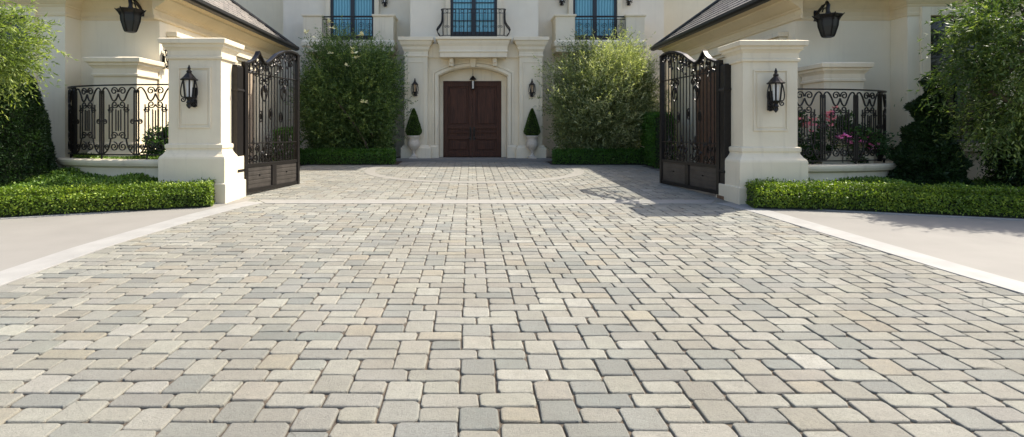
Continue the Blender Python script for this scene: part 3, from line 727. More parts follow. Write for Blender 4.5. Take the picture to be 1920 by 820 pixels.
# ------------------------------------------------------------------ gates
def gate(hx, hy, fx, fy, label, mirror):
    Lw = hypot(fx-hx, fy-hy); ang = atan2(fy-hy, fx-hx)
    t = thing('iron_gate', label, 'gate', (hx, hy, gz((hy+fy)/2)+.03), ang, world=False)
    def top(u):
        s = u/Lw; K = [(0, 2.40), (.06, 2.42), (.16, 2.50), (.215, 2.60), (.235, 2.67), (.26, 2.62), (.31, 2.50), (.37, 2.48), (.45, 2.56), (.56, 2.70), (.70, 2.80), (.82, 2.835), (.93, 2.82), (1, 2.78)]
        for (a, b), (c, d) in zip(K, K[1:]):
            if a <= s <= c: return b+(d-b)*(s-a)/(c-a)
        return K[-1][1]
    Ft = .045
    m = MB(); m.box(0, .09, -Ft, Ft, 0, top(0)+.02); m.build('hinge_stile', IRON, t, bevel=.005)
    m = MB(); m.box(Lw-.08, Lw, -Ft, Ft, 0, top(Lw)); m.build('end_stile', IRON, t, bevel=.005)
    n = 40; us = [.01+(Lw-.01)*i/n for i in range(n+1)]
    us = sorted(us+[.235*Lw, .37*Lw])
    m = MB(); vs = []; fs = []
    for u in us:
        z = top(u); vs += [(u, -.05, z-.045), (u, .05, z-.045), (u, .05, z), (u, -.05, z)]
    for i in range(len(us)-1):
        for k in range(4): fs.append((4*i+k, 4*i+(k+1) % 4, 4*i+4+(k+1) % 4, 4*i+4+k))
    fs += [(3, 2, 1, 0), tuple(4*(len(us)-1)+k for k in range(4))]
    m.add(vs, fs); m.build('top_rail', IRON, t, bevel=.004)
    for z0, z1, hh in ((.0, .07, .035), (.47, .53, .035), (.90, .92, .02), (2.22, 2.24, .02)):
        MB().box(.09, Lw-.08, -hh, hh, z0, z1).build('cross_rail', IRON, t, bevel=.004)
    mid = Lw/2
    m = MB(); m.box(mid-.07, mid+.07, -.04, .04, .07, .47); m.build('middle_stile', IRON, t, bevel=.004)
    for a, b in ((.09, mid-.07), (mid+.07, Lw-.08)):
        m = MB(); m.box(a, b, -.015, .015, .07, .47)
        for zz in (.15, .23, .31, .39): m.box(a+.02, b-.02, -.021, .021, zz, zz+.055)
        pn = m.build('kick_panel', BRONZE, t, bevel=.003)
        c = (a+b)/2; m = MB()
        for sgn in (-1, 1): m.tube([(c-.018, sgn*.028, .30), (c+.018, sgn*.028, .30)], .012, 5)
        m.build('boss', IRON, pn)
    nb = 17
    for i in range(1, nb):
        u = .09+(Lw-.17)*i/nb; m = MB(); m.tube([(u, 0, .53), (u, 0, top(u)-.04)], .012, 5); m.build('bar', IRON, t)
    # scrolls: lower band
    def sc(pts, r=.011, y=.0): m = MB(); m.tube([(x, y, z) for x, z in pts], r, 4); m.build('scroll', IRON, t)
    k = 4; ww = (Lw-.17)/k
    for i in range(k):
        c = .09+ww*(i+.5)
        for sg in (-1, 1):
            sc([(c+sg*(x), z) for x, z in spiral(.09, .63, .085, .02, pi, 1.4)], .013, .022)
            sc([(c+sg*(x), z) for x, z in spiral(.07, .80, .065, .015, 1.5*pi, 1.4)], .012, -.022)
        m = MB(); m.lathe([(.001, .0), (.02, .03), (.03, .07), (.016, .12), (.022, .15), (.001, .2)], c, 0, 8, z0=.86); m.build('finial', IRON, t)
    def lv(u, z, a, L_):
        m = MB(); ca, sa = cos(a), sin(a); w_ = L_*.28
        P_ = [(u, 0, z), (u+ca*L_*.5-sa*w_, 0, z+sa*L_*.5+ca*w_), (u+ca*L_, 0, z+sa*L_), (u+ca*L_*.5+sa*w_, 0, z+sa*L_*.5-ca*w_)]
        m.add([(x, y-.006, zz) for x, y, zz in P_]+[(x, y+.006, zz) for x, y, zz in P_]+[(u+ca*L_*.5, -.022, z+sa*L_*.5), (u+ca*L_*.5, .022, z+sa*L_*.5)],
              [(0, 1, 8), (1, 2, 8), (2, 3, 8), (3, 0, 8), (4, 9, 5), (5, 9, 6), (6, 9, 7), (7, 9, 4)]+[(k, k+4, (k+1) % 4+4, (k+1) % 4) for k in range(4)])
        m.build('leaf', IRON, t)
    # upper leaf work under the arch
    r_ = random.Random(3)
    for i in range(9):
        u = .14+(Lw-.3)*i/8; z = top(u)-.13; s = r_.choice((-1, 1))
        sc(spiral(u, z, .085, .015, r_.uniform(0, 6), s*1.5), .012, .02)
        if i % 2: sc(spiral(u+.05, z-.17, .07, .012, r_.uniform(0, 6), -s*1.5), .011, -.02)
    for i in range(60):
        u = .12+(Lw-.26)*r_.random(); z = top(u)-.08-.30*r_.random()**1.3; a = r_.uniform(0, 6.28)
        lv(u, z, a, r_.uniform(.07, .125))
    for i in range(22):
        u = .12+(Lw-.26)*(i+.5)/22; lv(u, .57+.33*r_.random(), pi/2+r_.uniform(-.9, .9), r_.uniform(.07, .11))
    # medallion cartouche and drops
    for (u, z, s) in ((.36*Lw, 2.02, 1.), (.72*Lw, 2.05, 1.)):
        for sg in (-1, 1):
            sc([(u+sg*x*s, zz) for x, zz in spiral(.09, z+.08, .09, .02, pi, -1.3)], .014, .02)
            sc([(u+sg*x*s, zz) for x, zz in bez((.02, z+.0), (.14, z-.05), (.10, z-.25), (0, z-.30))], .012, .02)
        m = MB(); m.lathe([(.001, -.09), (.03, -.06), (.045, 0), (.03, .06), (.001, .09)], u, 0, 8, z0=z-.05); m.build('boss', IRON, t)
    for u, z in ((.30*Lw, 1.42), (.66*Lw, 1.42), (.48*Lw, 1.48)):
        sc([(u+.045*cos(a), z+.11*sin(a)) for a in [2*pi*i/14 for i in range(15)]], .011, .02)
        sc([(u+.02*cos(a), z+.05*sin(a)) for a in [2*pi*i/10 for i in range(11)]], .012, .02)
    return t
gate(-4.165, 9.78, -3.73, 11.54, 'open wrought iron gate with solid kick panels, hinged at the left pier', 1)
gate(4.49, 9.55, 4.19, 11.7, 'open wrought iron gate with solid kick panels, hinged at the right pier', -1)
for (x0, x1, y0, y1, lb) in ((-4.29, -4.145, 9.5, 9.74, 'black iron gate post against the left gate pier'), (4.46, 4.62, 9.37, 9.6, 'black iron gate post against the right gate pier')):
    t = thing('gate_post', lb, 'post', ((x0+x1)/2, (y0+y1)/2, .25))
    m = MB(); m.rectloft(x0, x1, y0, y1, [(0, .25), (0, 2.64), (-.02, 2.68)]); m.build('shaft', IRON, t, bevel=.006)
    m = MB(); m.rectloft(x0, x1, y0, y1, [(.02, .24), (.02, .34), (.0, .36)]); m.build('foot', plain('rusty_foot', (.22, .12, .06), .8, 0, (.12, .07, .04), 20), t, bevel=.004)
    m = MB()
    for z in (.75, 2.2): m.rectloft(x0, x1, y0, y1, [(.008, z), (.02, z+.02), (.008, z+.05)])
    m.build('hinge_collar', IRON, t)

# ------------------------------------------------------------------ curved planters and railings
def arcpath(xs, xe, y0, y1, n=32):
    return [(xs+(xe-xs)*sin(pi/2*i/n), y1-(y1-y0)*cos(pi/2*i/n)) for i in range(n+1)]
def planter(sg, xs, xe, zt, label):
    t = thing('planter', label, 'planter', ((xs+xe)/2, 10., .3))
    pth = arcpath(xs, xe, 9.4, 10.36)
    o = 1 if sg > 0 else -1   # outward normal sign for sweep (right of travel)
    f = lambda pr: [(o*a, z) for a, z in pr]
    m = MB(); m.sweep(pth, f([(-.14, .2), (.10, .2), (.10, zt-.14), (-.14, zt-.14)])); m.build('wall', STONE, t, bevel=.004)
    m = MB(); m.sweep(pth, f([(-.16, zt-.139), (.12, zt-.139), (.17, zt-.11), (.19, zt-.06), (.19, zt-.02), (.17, zt), (-.16, zt)])); m.build('coping', STONE, t, bevel=.004)
    inner = [(x-o*0, y+.12) for x, y in pth]+[(xs, 10.6)]
    m = MB(); m.add([(x, y, zt-.05) for x, y in inner], [tuple(range(len(inner)))]); m.build('soil', SOIL, t)
    return pth
def railing(sg, xs, xe, zb, zt, label):
    t = thing('iron_railing', label, 'railing', ((xs+xe)/2, 10., zb))
    pth = arcpath(xs, xe, 9.4, 10.36, 64); cum = [0]
    for a, b in zip(pth, pth[1:]): cum.append(cum[-1]+hypot(b[0]-a[0], b[1]-a[1]))
    T = cum[-1]
    def P(u, z, d=0):
        u = max(0, min(T, u)); i = 0
        while i < len(cum)-2 and cum[i+1] < u: i += 1
        fr = (u-cum[i])/(cum[i+1]-cum[i]); a, b = pth[i], pth[i+1]
        x = a[0]+(b[0]-a[0])*fr; y = a[1]+(b[1]-a[1])*fr
        return (x, y-d, z)
    H = zt-zb
    m = MB(); m.sweep(pth, [(-.02, zt-.012), (.02, zt-.012), (.02, zt+.012), (-.02, zt+.012)]); m.build('top_rail', IRON, t)
    m = MB(); m.sweep(pth, [(-.015, zb), (.015, zb), (.015, zb+.022), (-.015, zb+.022)]); m.build('bottom_rail', IRON, t)
    m = MB(); x, y = pth[-1]; m.box(x-.025, x+.025, y-.03, y+.03, zb-.12, zt+.03); m.build('end_post', IRON, t, bevel=.003)
    n = max(1, round(T/.64)); wd = T/n
    for fpos in (.18, .5, .82):
        m = MB(); p = P(T*fpos, zb); m.box(p[0]-.012, p[0]+.012, p[1]-.012, p[1]+.012, zb-.1, zb+.001); m.build('foot', IRON, t)
    def S_c(pts, r=.0095, d=0): m = MB(); m.tube([P(u, z, d) for u, z in pts], r*1.3, 4); m.build('scroll', IRON, t)
    def bar(u, z0, z1, r=.009): m = MB(); m.tube([P(u, z0), P(u, z1)], r*1.25, 4); m.build('baluster', IRON, t)
    for k in range(n):
        c = (k+.5)*wd; a = H/1.3
        # double centre bars and flanking bars
        for du in (-.27, -.18, .18, .27): bar(c+du*wd, zb+.30*a, zt-.36*a)
        bar(c, zb+.45*a, zt-.47*a); bar(c-.07*wd, zb+.45*a, zt-.45*a); bar(c+.07*wd, zb+.45*a, zt-.45*a)
        for du in (-.5, -.44, .44): bar(c+du*wd, zb, zt-.1*a, .011)
        for sg_ in (-1, 1):
            # swooping wave from the rail to the valley
            S_c([(c+sg_*u*wd, z) for u, z in bez((.5, zt-.16*a), (.42, zt+.04*a), (.30, zt-.05*a), (.20, zt-.24*a))], .011)
            S_c([(c+sg_*u*wd, z) for u, z in bez((.20, zt-.24*a), (.14, zt-.34*a), (.06, zt-.30*a), (.0, zt-.16*a))], .011)
            S_c([(c+sg_*(u), z) for u, z in spiral(.085, zt-.11*a, .075, .018, -pi*.9, -1.4)])
            S_c([(c+sg_*(u), z) for u, z in spiral(.075, zt-.36*a, .07, .015, pi, 1.4)])
            S_c([(c+sg_*(u), z) for u, z in spiral(.22*wd, zt-.45*a, .055, .012, 0, -1.4)])
            S_c([(c+sg_*u*wd, z) for u, z in bez((.5, zb+.02), (.42, zb+.02), (.26, zb+.06*a), (.22, zb+.32*a))], .011)
            S_c([(c+sg_*(u), z) for u, z in spiral(.09, zb+.16*a, .085, .018, pi*.5, 1.5)])
            S_c([(c+sg_*(u), z) for u, z in spiral(.085, zb+.36*a, .07, .015, pi, -1.4)])
            S_c([(c+sg_*(u), z) for u, z in spiral(.40*wd, zb+.62*a, .05, .012, 0, 1.5)])
            S_c([(c+sg_*(u), z) for u, z in spiral(.34*wd, zb+.14*a, .055, .012, 0, 1.5)])
planter(-1, -5.2, -7.7, .99, 'curved cream stone planter wall left of the left gate pier')
railing(-1, -5.2, -7.7, 1.06, 2.31, 'curved black scrollwork railing on the planter left of the left gate pier')
planter(1, 5.55, 7.95, .90, 'curved cream stone planter wall right of the right gate pier')
railing(1, 5.55, 7.95, .95, 2.23, 'curved black scrollwork railing in front of pink flowers, right of the right gate pier')

# ------------------------------------------------------------------ lanterns
def wall_lantern(label, loc, s=1., rz=0, glass=None, name='wall_lantern', group=None):
    """mounted on a wall behind it (local +y), total height .72*s, centred at z=0"""
    t = thing(name, label, 'lantern', loc, rz, group, world=False)
    q = lambda pts: [(x*s, y*s, z*s) for x, y, z in pts]
    m = MB(); m.box(-.05*s, .05*s, -.02*s, 0, -.30*s, .02*s); m.build('back_plate', IRON, t, bevel=.004)
    m = MB(); m.tube(q([(0, -.02, -.02), (0, -.10, .0), (0, -.17, -.05)]), .012*s, 6)
    m.tube(q([(0, -.02, -.10), (0, -.06, -.22), (0, -.12, -.26), (0, -.17, -.22), (0, -.17, -.17)]), .015*s, 6)
    for sg in (-1, 1): m.tube(q([(sg*x, -.09, z) for x, z in spiral(.05, -.27, .05, .012, pi/2, 1.3)]), .011*s, 5)
    for sg in (-1, 1):
        m.tube([(sg*x*s, -.17*s, z*s) for x, z in bez((.07, -.15), (.16, -.18), (.15, -.02), (.105, .12), 10)], .010*s, 5)
        m.tube([(sg*x*s, -.17*s, z*s) for x, z in spiral(.10, -.19, .045, .01, pi/2, 1.3)], .010*s, 5)
    m.lathe([(.004*s, -.34*s), (.03*s, -.31*s), (.02*s, -.27*s), (.045*s, -.24*s), (.03*s, -.20*s)], 0, -.17*s, 8)
    m.build('bracket', IRON, t)
    m = MB(); m.lathe([(.03*s, -.20*s), (.055*s, -.17*s), (.07*s, -.155*s), (.07*s, -.145*s)], 0, -.17*s, 6)
    for k in range(6):
        a = 2*pi*k/6; m.tube([(.068*s*cos(a), -.17*s+.068*s*sin(a), -.15*s), (.098*s*cos(a), -.17*s+.098*s*sin(a), .13*s)], .014*s, 4)
    m.build('cage', IRON, t)
    m = MB(); m.lathe([(.04*s, -.145*s), (.062*s, .13*s)], 0, -.17*s, 6); m.build('glass', glass or BULB, t)
    m = MB(); m.lathe([(.125*s, .125*s), (.135*s, .14*s), (.10*s, .17*s), (.06*s, .22*s), (.035*s, .25*s), (.045*s, .27*s), (.02*s, .30*s), (.026*s, .32*s), (.006*s, .38*s)], 0, -.17*s, 12); m.build('cap', IRON, t)
    return t
wall_lantern('black iron lantern with frosted glass on the front of the left gate pier', (-4.70, 9.085, 2.21), 1.02)
wall_lantern('black iron lantern with frosted glass on the front of the right gate pier', (5.03, 8.955, 2.14), 1.02)
wall_lantern('small black lantern on stone pilaster left of the front door', (-1.80, 17.44, 2.88), .85, 0, AMBER)
wall_lantern('small black lantern on stone pilaster right of the front door', (2.0, 17.44, 2.86), .85, 0, AMBER)
wall_lantern('black lantern on the driveway-facing wall of the left gatehouse', (-6.22, 10.80, 3.0), .8, pi/2)
wall_lantern('black lantern on the driveway-facing wall of the right gatehouse, behind the pier cap', (6.50, 10.80, 2.98), .8, -pi/2)
wall_lantern('upper wall lantern between the left balcony window and the centre bay', (-3.0, 18.79, 6.10), .8)
wall_lantern('upper wall lantern between the centre bay and the right balcony window', (3.21, 18.79, 6.14), .8)
wall_lantern('upper wall lantern at the outer side of the right balcony window', (5.56, 18.79, 6.14), .8)
# door pendant
t = thing('pendant_lantern', 'black pendant lantern hanging in the arch above the front door', 'lantern', (.085, 17.85, 3.2))
m = MB(); m.tube([(.085, 17.85, 3.56), (.085, 17.85, 3.30)], .008, 5); m.build('chain', IRON, t)
m = MB(); m.lathe([(.12, 3.20), (.11, 3.22), (.06, 3.29), (.02, 3.33)], .085, 17.85, 8); m.lathe([(.02, 2.86), (.06, 2.88), (.065, 2.90)], .085, 17.85, 8)
for k in range(4):
    a = pi/4+pi/2*k; m.tube([(.085+.055*cos(a), 17.85+.055*sin(a), 2.9), (.085+.085*cos(a), 17.85+.085*sin(a), 3.2)], .012, 4)
m.build('cage', IRON, t)
m = MB(); m.lathe([(.03, 2.9), (.036, 3.16)], .085, 17.85, 8); m.build('glass', BULB, t)
# large bracket lanterns on the gatehouse fronts
def hang(cx, cz, sg, label):
    t = thing('bracket_lantern', label, 'lantern', (cx, 10.2, cz))
    m = MB(); m.tube([(cx, 10.2, cz+.02), (cx-.005*sg, 10.2, cz+.12), (cx+.02*sg, 10.22, cz+.20), (cx+.06*sg, 10.32, cz+.28), (cx+.07*sg, 10.45, cz+.24), (cx+.07*sg, 10.65, cz+.12)], [.034, .036, .036, .034, .03, .03], 7)
    m.tube([(cx+.07*sg, 10.40+.07*cos(a), cz+.12+.07*sin(a)) for a in [i*.5 for i in range(12)]], .014, 5)
    m.build('bracket_arm', IRON, t)
    m = MB(); m.box(cx+.07*sg-.05, cx+.07*sg+.05, 10.645, 10.669, cz-.02, cz+.20); m.build('back_plate', IRON, t, bevel=.005)
    n = 6; m = MB()
    m.lathe([(.09, cz-.42), (.085, cz-.40), (.105, cz-.37), (.15, cz-.22), (.165, cz-.10), (.15, cz-.06)], cx, 10.2, n, ph=pi/8)
    m.build('body', plain('smoked_lantern', (.018, .018, .014), .55), t)
    m = MB()
    for k in range(n):
        a = pi/8+2*pi*k/n; m.tube([(cx+r*cos(a), 10.2+r*sin(a), z) for r, z in ((.09, cz-.41), (.11, cz-.37), (.16, cz-.20), (.17, cz-.08))], .012, 4)
        m.tube([(cx+r*cos(a), 10.2+r*sin(a), z) for r, z in ((.165, cz-.10), (.20, cz-.04), (.26, cz+.02))], [.02, .018, .008], 4)
    m.lathe([(.15, cz-.12), (.165, cz-.10), (.17, cz-.06), (.205, cz-.03), (.235, cz+.0), (.235, cz+.012), (.06, cz+.022), (.04, cz+.07)], cx, 10.2, n, ph=pi/8)
    m.build('crown', IRON, t)
hang(-6.50, 3.80, -1, 'large black bracket lantern on the left gatehouse wall above the railing')
hang(6.84, 3.70, 1, 'large black bracket lantern on the right gatehouse wall above the railing')

# ------------------------------------------------------------------ urns with clipped cones
def urn(x, y, lu, lt):
    z = .60; t = thing('urn', lu, 'urn', (x, y, z))
    m = MB(); m.rectloft(x-.13, x+.13, y-.13, y+.13, [(0, z), (0, z+.06)]); m.build('foot', URNM, t, bevel=.006)
    m = MB(); m.lathe([(.12, .06), (.09, .09), (.05, .13), (.045, .20), (.07, .23), (.06, .25), (.12, .29), (.18, .38), (.20, .46), (.19, .52), (.17, .58), (.185, .66), (.22, .70), (.225, .73), (.20, .74), (.18, .70)], x, y, 24, z0=z)
    m.build('bowl', URNM, t, smooth=True)
    t2 = thing('topiary_cone', lt, 'topiary', (x, y, z+.7))
    m = MB(); m.tube([(x, y, z+.66), (x, y, z+1.4)], .015, 6); m.build('stem', BARK, t2)
    n = 5200; hh = rng.uniform(0, 1, n)**1.15; a = rng.uniform(0, 2*pi, n)
    H = .88; rr = (.262*np.minimum(1, (1-hh)**.8*1.15)*np.minimum(1, .62+hh*2.6))*(1-np.abs(rng.normal(0, .09, n)))
    P = np.stack([x+rr*np.cos(a), y+rr*np.sin(a), z+.72+H*hh], 1); D = np.stack([np.cos(a), np.sin(a), np.full(n, .4)], 1)+unit(n)*.8
    leaf_object('foliage', P, D, .035, .022, L_SMALL, t2)
    m = MB(); m.lathe([(.10, .72), (.19, .80), (.19, .9), (.06, 1.35), (.01, 1.55)], x, y, 12, z0=z); m.build('shaded_core', CORE_SHADE, t2)
L_SMALL = leafmat('topiary_leaf', (.03, .06, .012), (.06, .115, .022), (.10, .17, .03), .3)
urn(-1.83, 17.2, 'pale stone urn left of the front door', 'clipped green cone in the urn left of the front door')
urn(1.99, 17.2, 'pale stone urn right of the front door', 'clipped green cone in the urn right of the front door')

# ------------------------------------------------------------------ planting
zl = lambda y: gz(y)+.01
hp = [(x, y) for x, y in HL]; hpl = [(x+.02, y+.30) for x, y in hp]
hpl = [(-10.5, 7.1), (-9, 7.36), (-6.75, 7.97), (-5.5, 8.40), (-4.85, 8.66), (-4.27, 8.84)]
hedge(hpl, .52, .355, zl, 5200, .036, L_HEDGE, 'hedge', 'bright clipped box hedge curving in front of the left gate pier')
hpr = [(4.56, 8.72), (5.5, 8.56), (6.5, 8.33), (8.0, 7.86), (9.6, 7.5), (11, 7.25)]
hedge(hpr, .52, .365, zl, 5200, .036, L_HEDGE, 'hedge', 'bright clipped box hedge curving in front of the right gate pier')
hedge([(-5.6, 16.05), (-2.28, 16.05)], .45, .42, zl, 2600, .045, L_COURT, 'hedge', 'low straight hedge under the big shrub left of the front door')
hedge([(2.5, 16.05), (5.35, 16.05)], .45, .42, zl, 2600, .045, L_COURT, 'hedge', 'low straight hedge under the big shrub right of the front door')
hedge([(5.42, 14.9), (5.5, 16.3)], .55, 1.5, zl, 1900, .05, L_COURT, 'hedge', 'tall narrow clipped hedge beside the right iron gate')
hedge([(-5.35, 15.2), (-5.5, 16.3)], .5, 1.05, zl, 1900, .05, L_COURT, 'hedge', 'narrow bright hedge just past the free end of the left iron gate')

def cover(poly_fn, n, label, z_of, hmin, hmax):
    P = poly_fn(n); h = hmin+(hmax-hmin)*(.5+.5*vnoise(P, 3.5, 4))*rng.uniform(.55, 1, len(P))
    P[:, 2] = np.array([z_of(y) for y in P[:, 1]])+h
    D = unit(len(P))+np.array([0, 0, .3]); o = leaf_object('ground_cover', P, D, .055, .03, L_COVER, None, .45+.25*vnoise(P, 5, 2)+rng.normal(0, .2, len(P)), N=unit(len(P))*.8+np.array([0, 0, 1]))
    tag(o, label, 'ground cover', kind='stuff')
def regl(n):
    x = rng.uniform(-10.5, -5.25, n); lo_ = np.interp(x, [-10.5, -9, -6.75, -5.5, -5.2], [7.3, 7.55, 8.2, 8.7, 8.85]); return np.stack([x, lo_+rng.uniform(0, 1, n)*(9.75-lo_), np.zeros(n)], 1)
def regr(n):
    x = rng.uniform(5.65, 11, n); lo_ = np.interp(x, [5.6, 6.5, 8, 9.6, 11], [8.85, 8.6, 8.1, 7.75, 7.5]); return np.stack([x, lo_+rng.uniform(0, 1, n)*(9.75-lo_), np.zeros(n)], 1)
cover(regl, 30000, 'loose light green ground cover behind the left front hedge', lambda y: gz(y)+.01+max(0, y-8.1)*.13, .12, .38)
cover(regr, 30000, 'loose green ground cover behind the right front hedge', lambda y: gz(y)+.01+max(0, y-8.1)*.06, .10, .36)

def cone(x, y, z0, H, rb, rt, label, seed, rag=.05, n=42000, lf=.05):
    t = thing('conical_shrub', label, 'topiary', (x, y, z0))
    hh = rng.uniform(0, 1, n); a = rng.uniform(0, 2*pi, n)
    rad = (rb+(rt-rb)*hh)*np.minimum(1, (1-hh)*9)**.5
    P = np.stack([np.cos(a)*rad, np.sin(a)*rad, hh*H], 1); wob = vnoise(P, 6, seed)*rag+vnoise(P, 17, seed+1)*rag*.6
    dep = np.abs(rng.normal(0, .05, n)); sc = (rad+wob-dep)/np.maximum(rad, .05); P[:, 0] *= sc; P[:, 1] *= sc
    P += np.array([x, y, z0+.05]); D = np.stack([np.cos(a)*.7, np.sin(a)*.7, np.full(n, .5)], 1)+unit(n)*.8
    leaf_object('foliage', P, D, lf, lf*.45, L_DARK, t, .4+.3*vnoise(P, 5, 8)+rng.normal(0, .2, n))
    m = MB(); m.lathe([(rb-.12, .1), ((rb+rt)/2-.12, H*.5), (max(rt-.1, .03), H*.92)], x, y, 14, z0=z0); m.build('shaded_core', CORE_SHADE, t)
    m = MB(); m.tube([(x, y, z0-.05), (x, y, z0+.3)], .05, 7); m.build('trunk', BARK, t)
cone(-8.15, 9.35, .28, 2.30, .84, .38, 'broad dark clipped cone shrub beside the left gatehouse window', 1)
cone(8.12, 9.45, .28, 2.1, .55, .06, 'ragged dark conical shrub beside the right gatehouse window', 3, .17, 34000, .065)

def bigshrub(cx, cy, z0, rad, h, mat, label, seed, dense, blooms=None, name='olive_shrub', lf=.085, lw=.022, nstem=6, tw=.45, bias=(0,0,.5), ncl=150):
    t = thing(name, label, 'shrub', (cx, cy, z0))
    c = (cx, cy, z0+h*.52)
    P, D, col, C = crown(c, (rad[0], rad[1], h*.50), ncl, dense, 11, tw, lf, lw, seed, shell=.25, bias=bias)
    # squarish body filled lower down
    r = np.random.default_rng(seed+50); nb = int(len(P)*.8)
    Q = np.stack([cx+r.uniform(-1, 1, nb)*rad[0]*.93, cy+r.uniform(-1, 1, nb)*rad[1]*.85, z0+.25+r.uniform(0, 1, nb)**.9*h*.68], 1)
    hol = vnoise(Q, 3.2, seed)+.2*r.normal(size=nb) > -.22; Q = Q[hol]
    P = np.r_[P, Q]; D = np.r_[D, r.normal(size=Q.shape)+np.array(bias)]; col = np.r_[col, .35+.2*vnoise(Q, 4, seed+3)+r.normal(0, .15, len(Q))]
    ok = P[:, 2] > z0+.15; P, D, col = P[ok], D[ok], col[ok]
    leaf_object('foliage', P, D, lf, lw, mat, t, col)
    m = MB(); rr = random.Random(seed)
    for i in range(nstem):
        b = (cx+rr.uniform(-.5, .5)*rad[0], cy+rr.uniform(-.3, .3)*rad[1], z0)
        e = tuple(C[rr.randrange(len(C))]); limb(m, b, e, .05, .015, .12, 7, seed+i)
        for j in range(3):
            e2 = tuple(C[rr.randrange(len(C))]); k = Vector(b).lerp(Vector(e), .5); limb(m, tuple(k), e2, .022, .006, .1, 5, seed*3+j)
    m.build('stems', BARK, t)
    return t, C
_, C1 = bigshrub(-3.86, 16.95, .50, (1.50, .85), 3.85, L_SHRUB, 'big dark green flowering shrub against the house left of the door', 21, 42, lf=.07, lw=.026, ncl=190, tw=.36)
bigshrub(4.18, 16.95, .50, (1.55, .85), 3.75, L_OLIVE, 'big olive shrub with silvery sunlit top right of the door', 33, 34, lf=.10, lw=.024, tw=.55, bias=(0, -.1, .8), ncl=150)
# cream blooms on the left shrub: part of that shrub
def blossoms(parent, pts, mat, size, name='blossom'):
    for (x, y, z) in pts:
        m = MB(); r = random.Random(int(x*1000+z*77))
        for k in range(r.randint(5, 8)):
            a = 2*pi*k/6+r.uniform(-.3, .3); e = r.uniform(-.2, .9); s = size*r.uniform(.7, 1.2)
            d = Vector((cos(a)*cos(e), sin(a)*cos(e)*.8, sin(e))); w_ = d.cross(Vector((r.uniform(-1, 1), r.uniform(-1, 1), 1))).normalized()*s*.35
            p = Vector((x, y, z)); m.add([p, p+d*s*.5+w_, p+d*s, p+d*s*.5-w_], [(0, 1, 2, 3)])
        m.build(name, mat, parent)
PX = lambda px, py, Z: ((px-882)*Z/1000, Z, 1.5-(py-245)*Z/1000)
blossoms(_, [PX(664, 100, 16.0), PX(668, 108, 16.0), PX(660, 92, 16.1), PX(650, 124, 16.0), PX(622, 52, 16.3), PX(618, 42, 16.4), PX(683, 192, 16.0), PX(620, 100, 16.1), PX(676, 66, 16.3), PX(574, 62, 16.2), PX(586, 70, 16.2)], PETALW, .13)

# flowers in planters
def rose(x, y, z0, r, h, label, pts, mat, seed):
    t = thing('flowering_bush', label, 'flowering bush', (x, y, z0))
    P, D, col, C = crown((x, y, z0+h*.45), (r, .30, h*.48), 22, 22, 8, .16, .05, .03, seed, shell=.1)
    ok = (P[:, 2] > z0) & (P[:, 1] > 9.5); P, D, col = P[ok], D[ok], col[ok]
    leaf_object('foliage', P, D, .055, .034, L_ROSE, t, col)
    m = MB()
    for i in range(6): limb(m, (x+.04*i-.1, y, z0-.05), tuple(C[i*3]), .01, .004, .1, 4, seed+i)
    m.build('stems', BARK, t)
    r2 = random.Random(seed); more = [(px_+r2.uniform(-.16, .16), py_-.02, pz_+r2.uniform(-.12, .10)) for px_, py_, pz_ in pts]
    blossoms(t, list(pts)+more, mat, .075, 'blossom')
L_ROSE = leafmat('rose_leaf', (.02, .05, .015), (.045, .10, .03), (.10, .17, .06), .3)
Q = lambda px, py: PX(px, py, 9.5)
rose(6.05, 9.85, .88, .42, .98, 'leafy bush with coral pink blooms behind the right railing, next to the gate pier', [Q(1492, 228), Q(1510, 232), Q(1517, 234), Q(1524, 236), Q(1541, 238), Q(1546, 215), Q(1551, 220), Q(1566, 204), Q(1536, 240), Q(1563, 222)]*1, PETALR, 5)
rose(6.85, 9.9, .88, .50, .85, 'bush with bright pink blooms behind the middle of the right railing', [PX(1588, 258, 9.66), PX(1592, 262, 9.66), PX(1601, 252, 9.66), PX(1603, 258, 9.66), Q(1575, 260), PX(1612, 266, 9.66), Q(1583, 254), Q(1560, 216)], PETALP, 6)
rose(7.45, 10.05, .88, .36, .82, 'bush with magenta pink blooms at the right end of the right railing', [PX(1623, 258, 9.78), PX(1627, 262, 9.78), PX(1640, 268, 9.78), PX(1643, 280, 9.78), PX(1636, 252, 9.78)], PETALP, 7)
rose(-5.62, 9.95, .97, .28, .62, 'dark leafy bush with two red blooms behind the left railing', [PX(318, 262, 9.8), PX(309, 258, 9.8)], PETALR, 8)
def pc(n):
    a = rng.uniform(0, pi/2, n); k = rng.uniform(.25, .93, n)**.5; return np.stack([-5.2-2.5*np.sin(a)*k, 10.36-.96*np.cos(a)*k, np.zeros(n)], 1)
cover(pc, 6000, 'yellow green low plants filling the left curved planter', lambda y: .93, .0, .16)

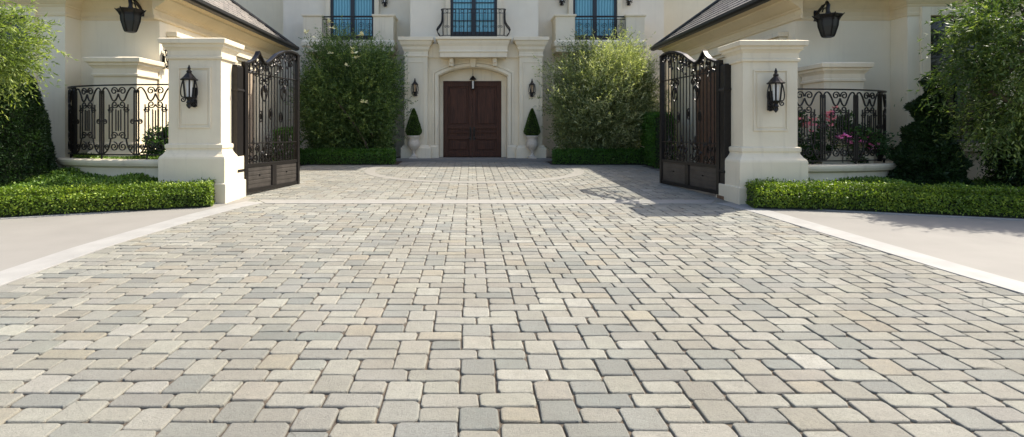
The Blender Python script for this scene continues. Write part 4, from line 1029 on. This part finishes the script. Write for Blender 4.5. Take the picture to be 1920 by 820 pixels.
def tree(name, label, base, crown_c, rad, seed, mat, ncl, tw, lf, lw, droop, shell=.35, twl=.5, nl=12):
    t = thing(name, label, 'tree', base)
    P, D, col, C = crown(crown_c, rad, ncl, tw, nl, twl, lf, lw, seed, droop=droop, shell=shell, bias=(0, 0, .1))
    leaf_object('crown', P, D, lf, lw, mat, t, col)
    m = MB(); b = Vector(base); f = Vector(crown_c)-Vector((0, 0, rad[2]*.55)); limb(m, tuple(b), tuple(f), .13, .09, .05, 9, seed)
    rr = random.Random(seed)
    for i in range(9):
        e = Vector(C[rr.randrange(len(C))]); limb(m, tuple(f), tuple(e), .055, .015, .12, 7, seed+i)
        for j in range(3):
            e2 = Vector(C[rr.randrange(len(C))])
            k = f.lerp(e, .6); e2 = k.lerp(e2, .6); limb(m, tuple(k), tuple(e2), .02, .006, .1, 5, seed*7+i+j)
    m.build('trunk', BARK, t)
tree('olive_tree', 'airy olive tree with pale lit leaves at the left edge of the photo', (-8.3, 8.0, .24), (-7.45, 7.75, 2.88), (.82, .75, .58), 41, L_TREE, 40, 30, .075, .020, .25, .3, .42, 12)
tree('pepper_tree', 'feathery drooping tree with fine leaves at the right edge of the photo', (9.8, 8.9, .28), (9.25, 8.7, 2.65), (1.22, .75, 1.5), 52, L_PEPPER, 64, 50, .085, .024, .55, .2, .5, 13)
bigshrub(10.0, 9.3, .28, (.8, .5), 1.0, L_DARK, 'low dark shrub under the right gatehouse window', 61, 20, name='shrub', lf=.06, lw=.03, nstem=3, tw=.2, ncl=40)

GR = {'gate_pier': 'stone piers either side of the gates', 'garden_pier': 'stone piers behind the railings', 'iron_gate': 'open iron gates',
      'gate_post': 'iron gate posts', 'planter': 'curved stone planters', 'iron_railing': 'curved railings on the planters', 'wall_lantern': 'black wall lanterns',
      'bracket_lantern': 'large bracket lanterns', 'urn': 'urns flanking the front door', 'topiary_cone': 'clipped cones in the door urns', 'hedge': 'clipped hedges',
      'conical_shrub': 'dark conical shrubs', 'flowering_bush': 'flowering bushes behind the railings', 'gatehouse': 'gatehouse wings', 'olive_shrub': 'big shrubs beside the front door'}
for o in bpy.data.objects:
    if o.parent is None and o.get('label') and not o.get('kind'):
        g_ = GR.get(o.name.split('.')[0])
        if g_: o['group'] = g_
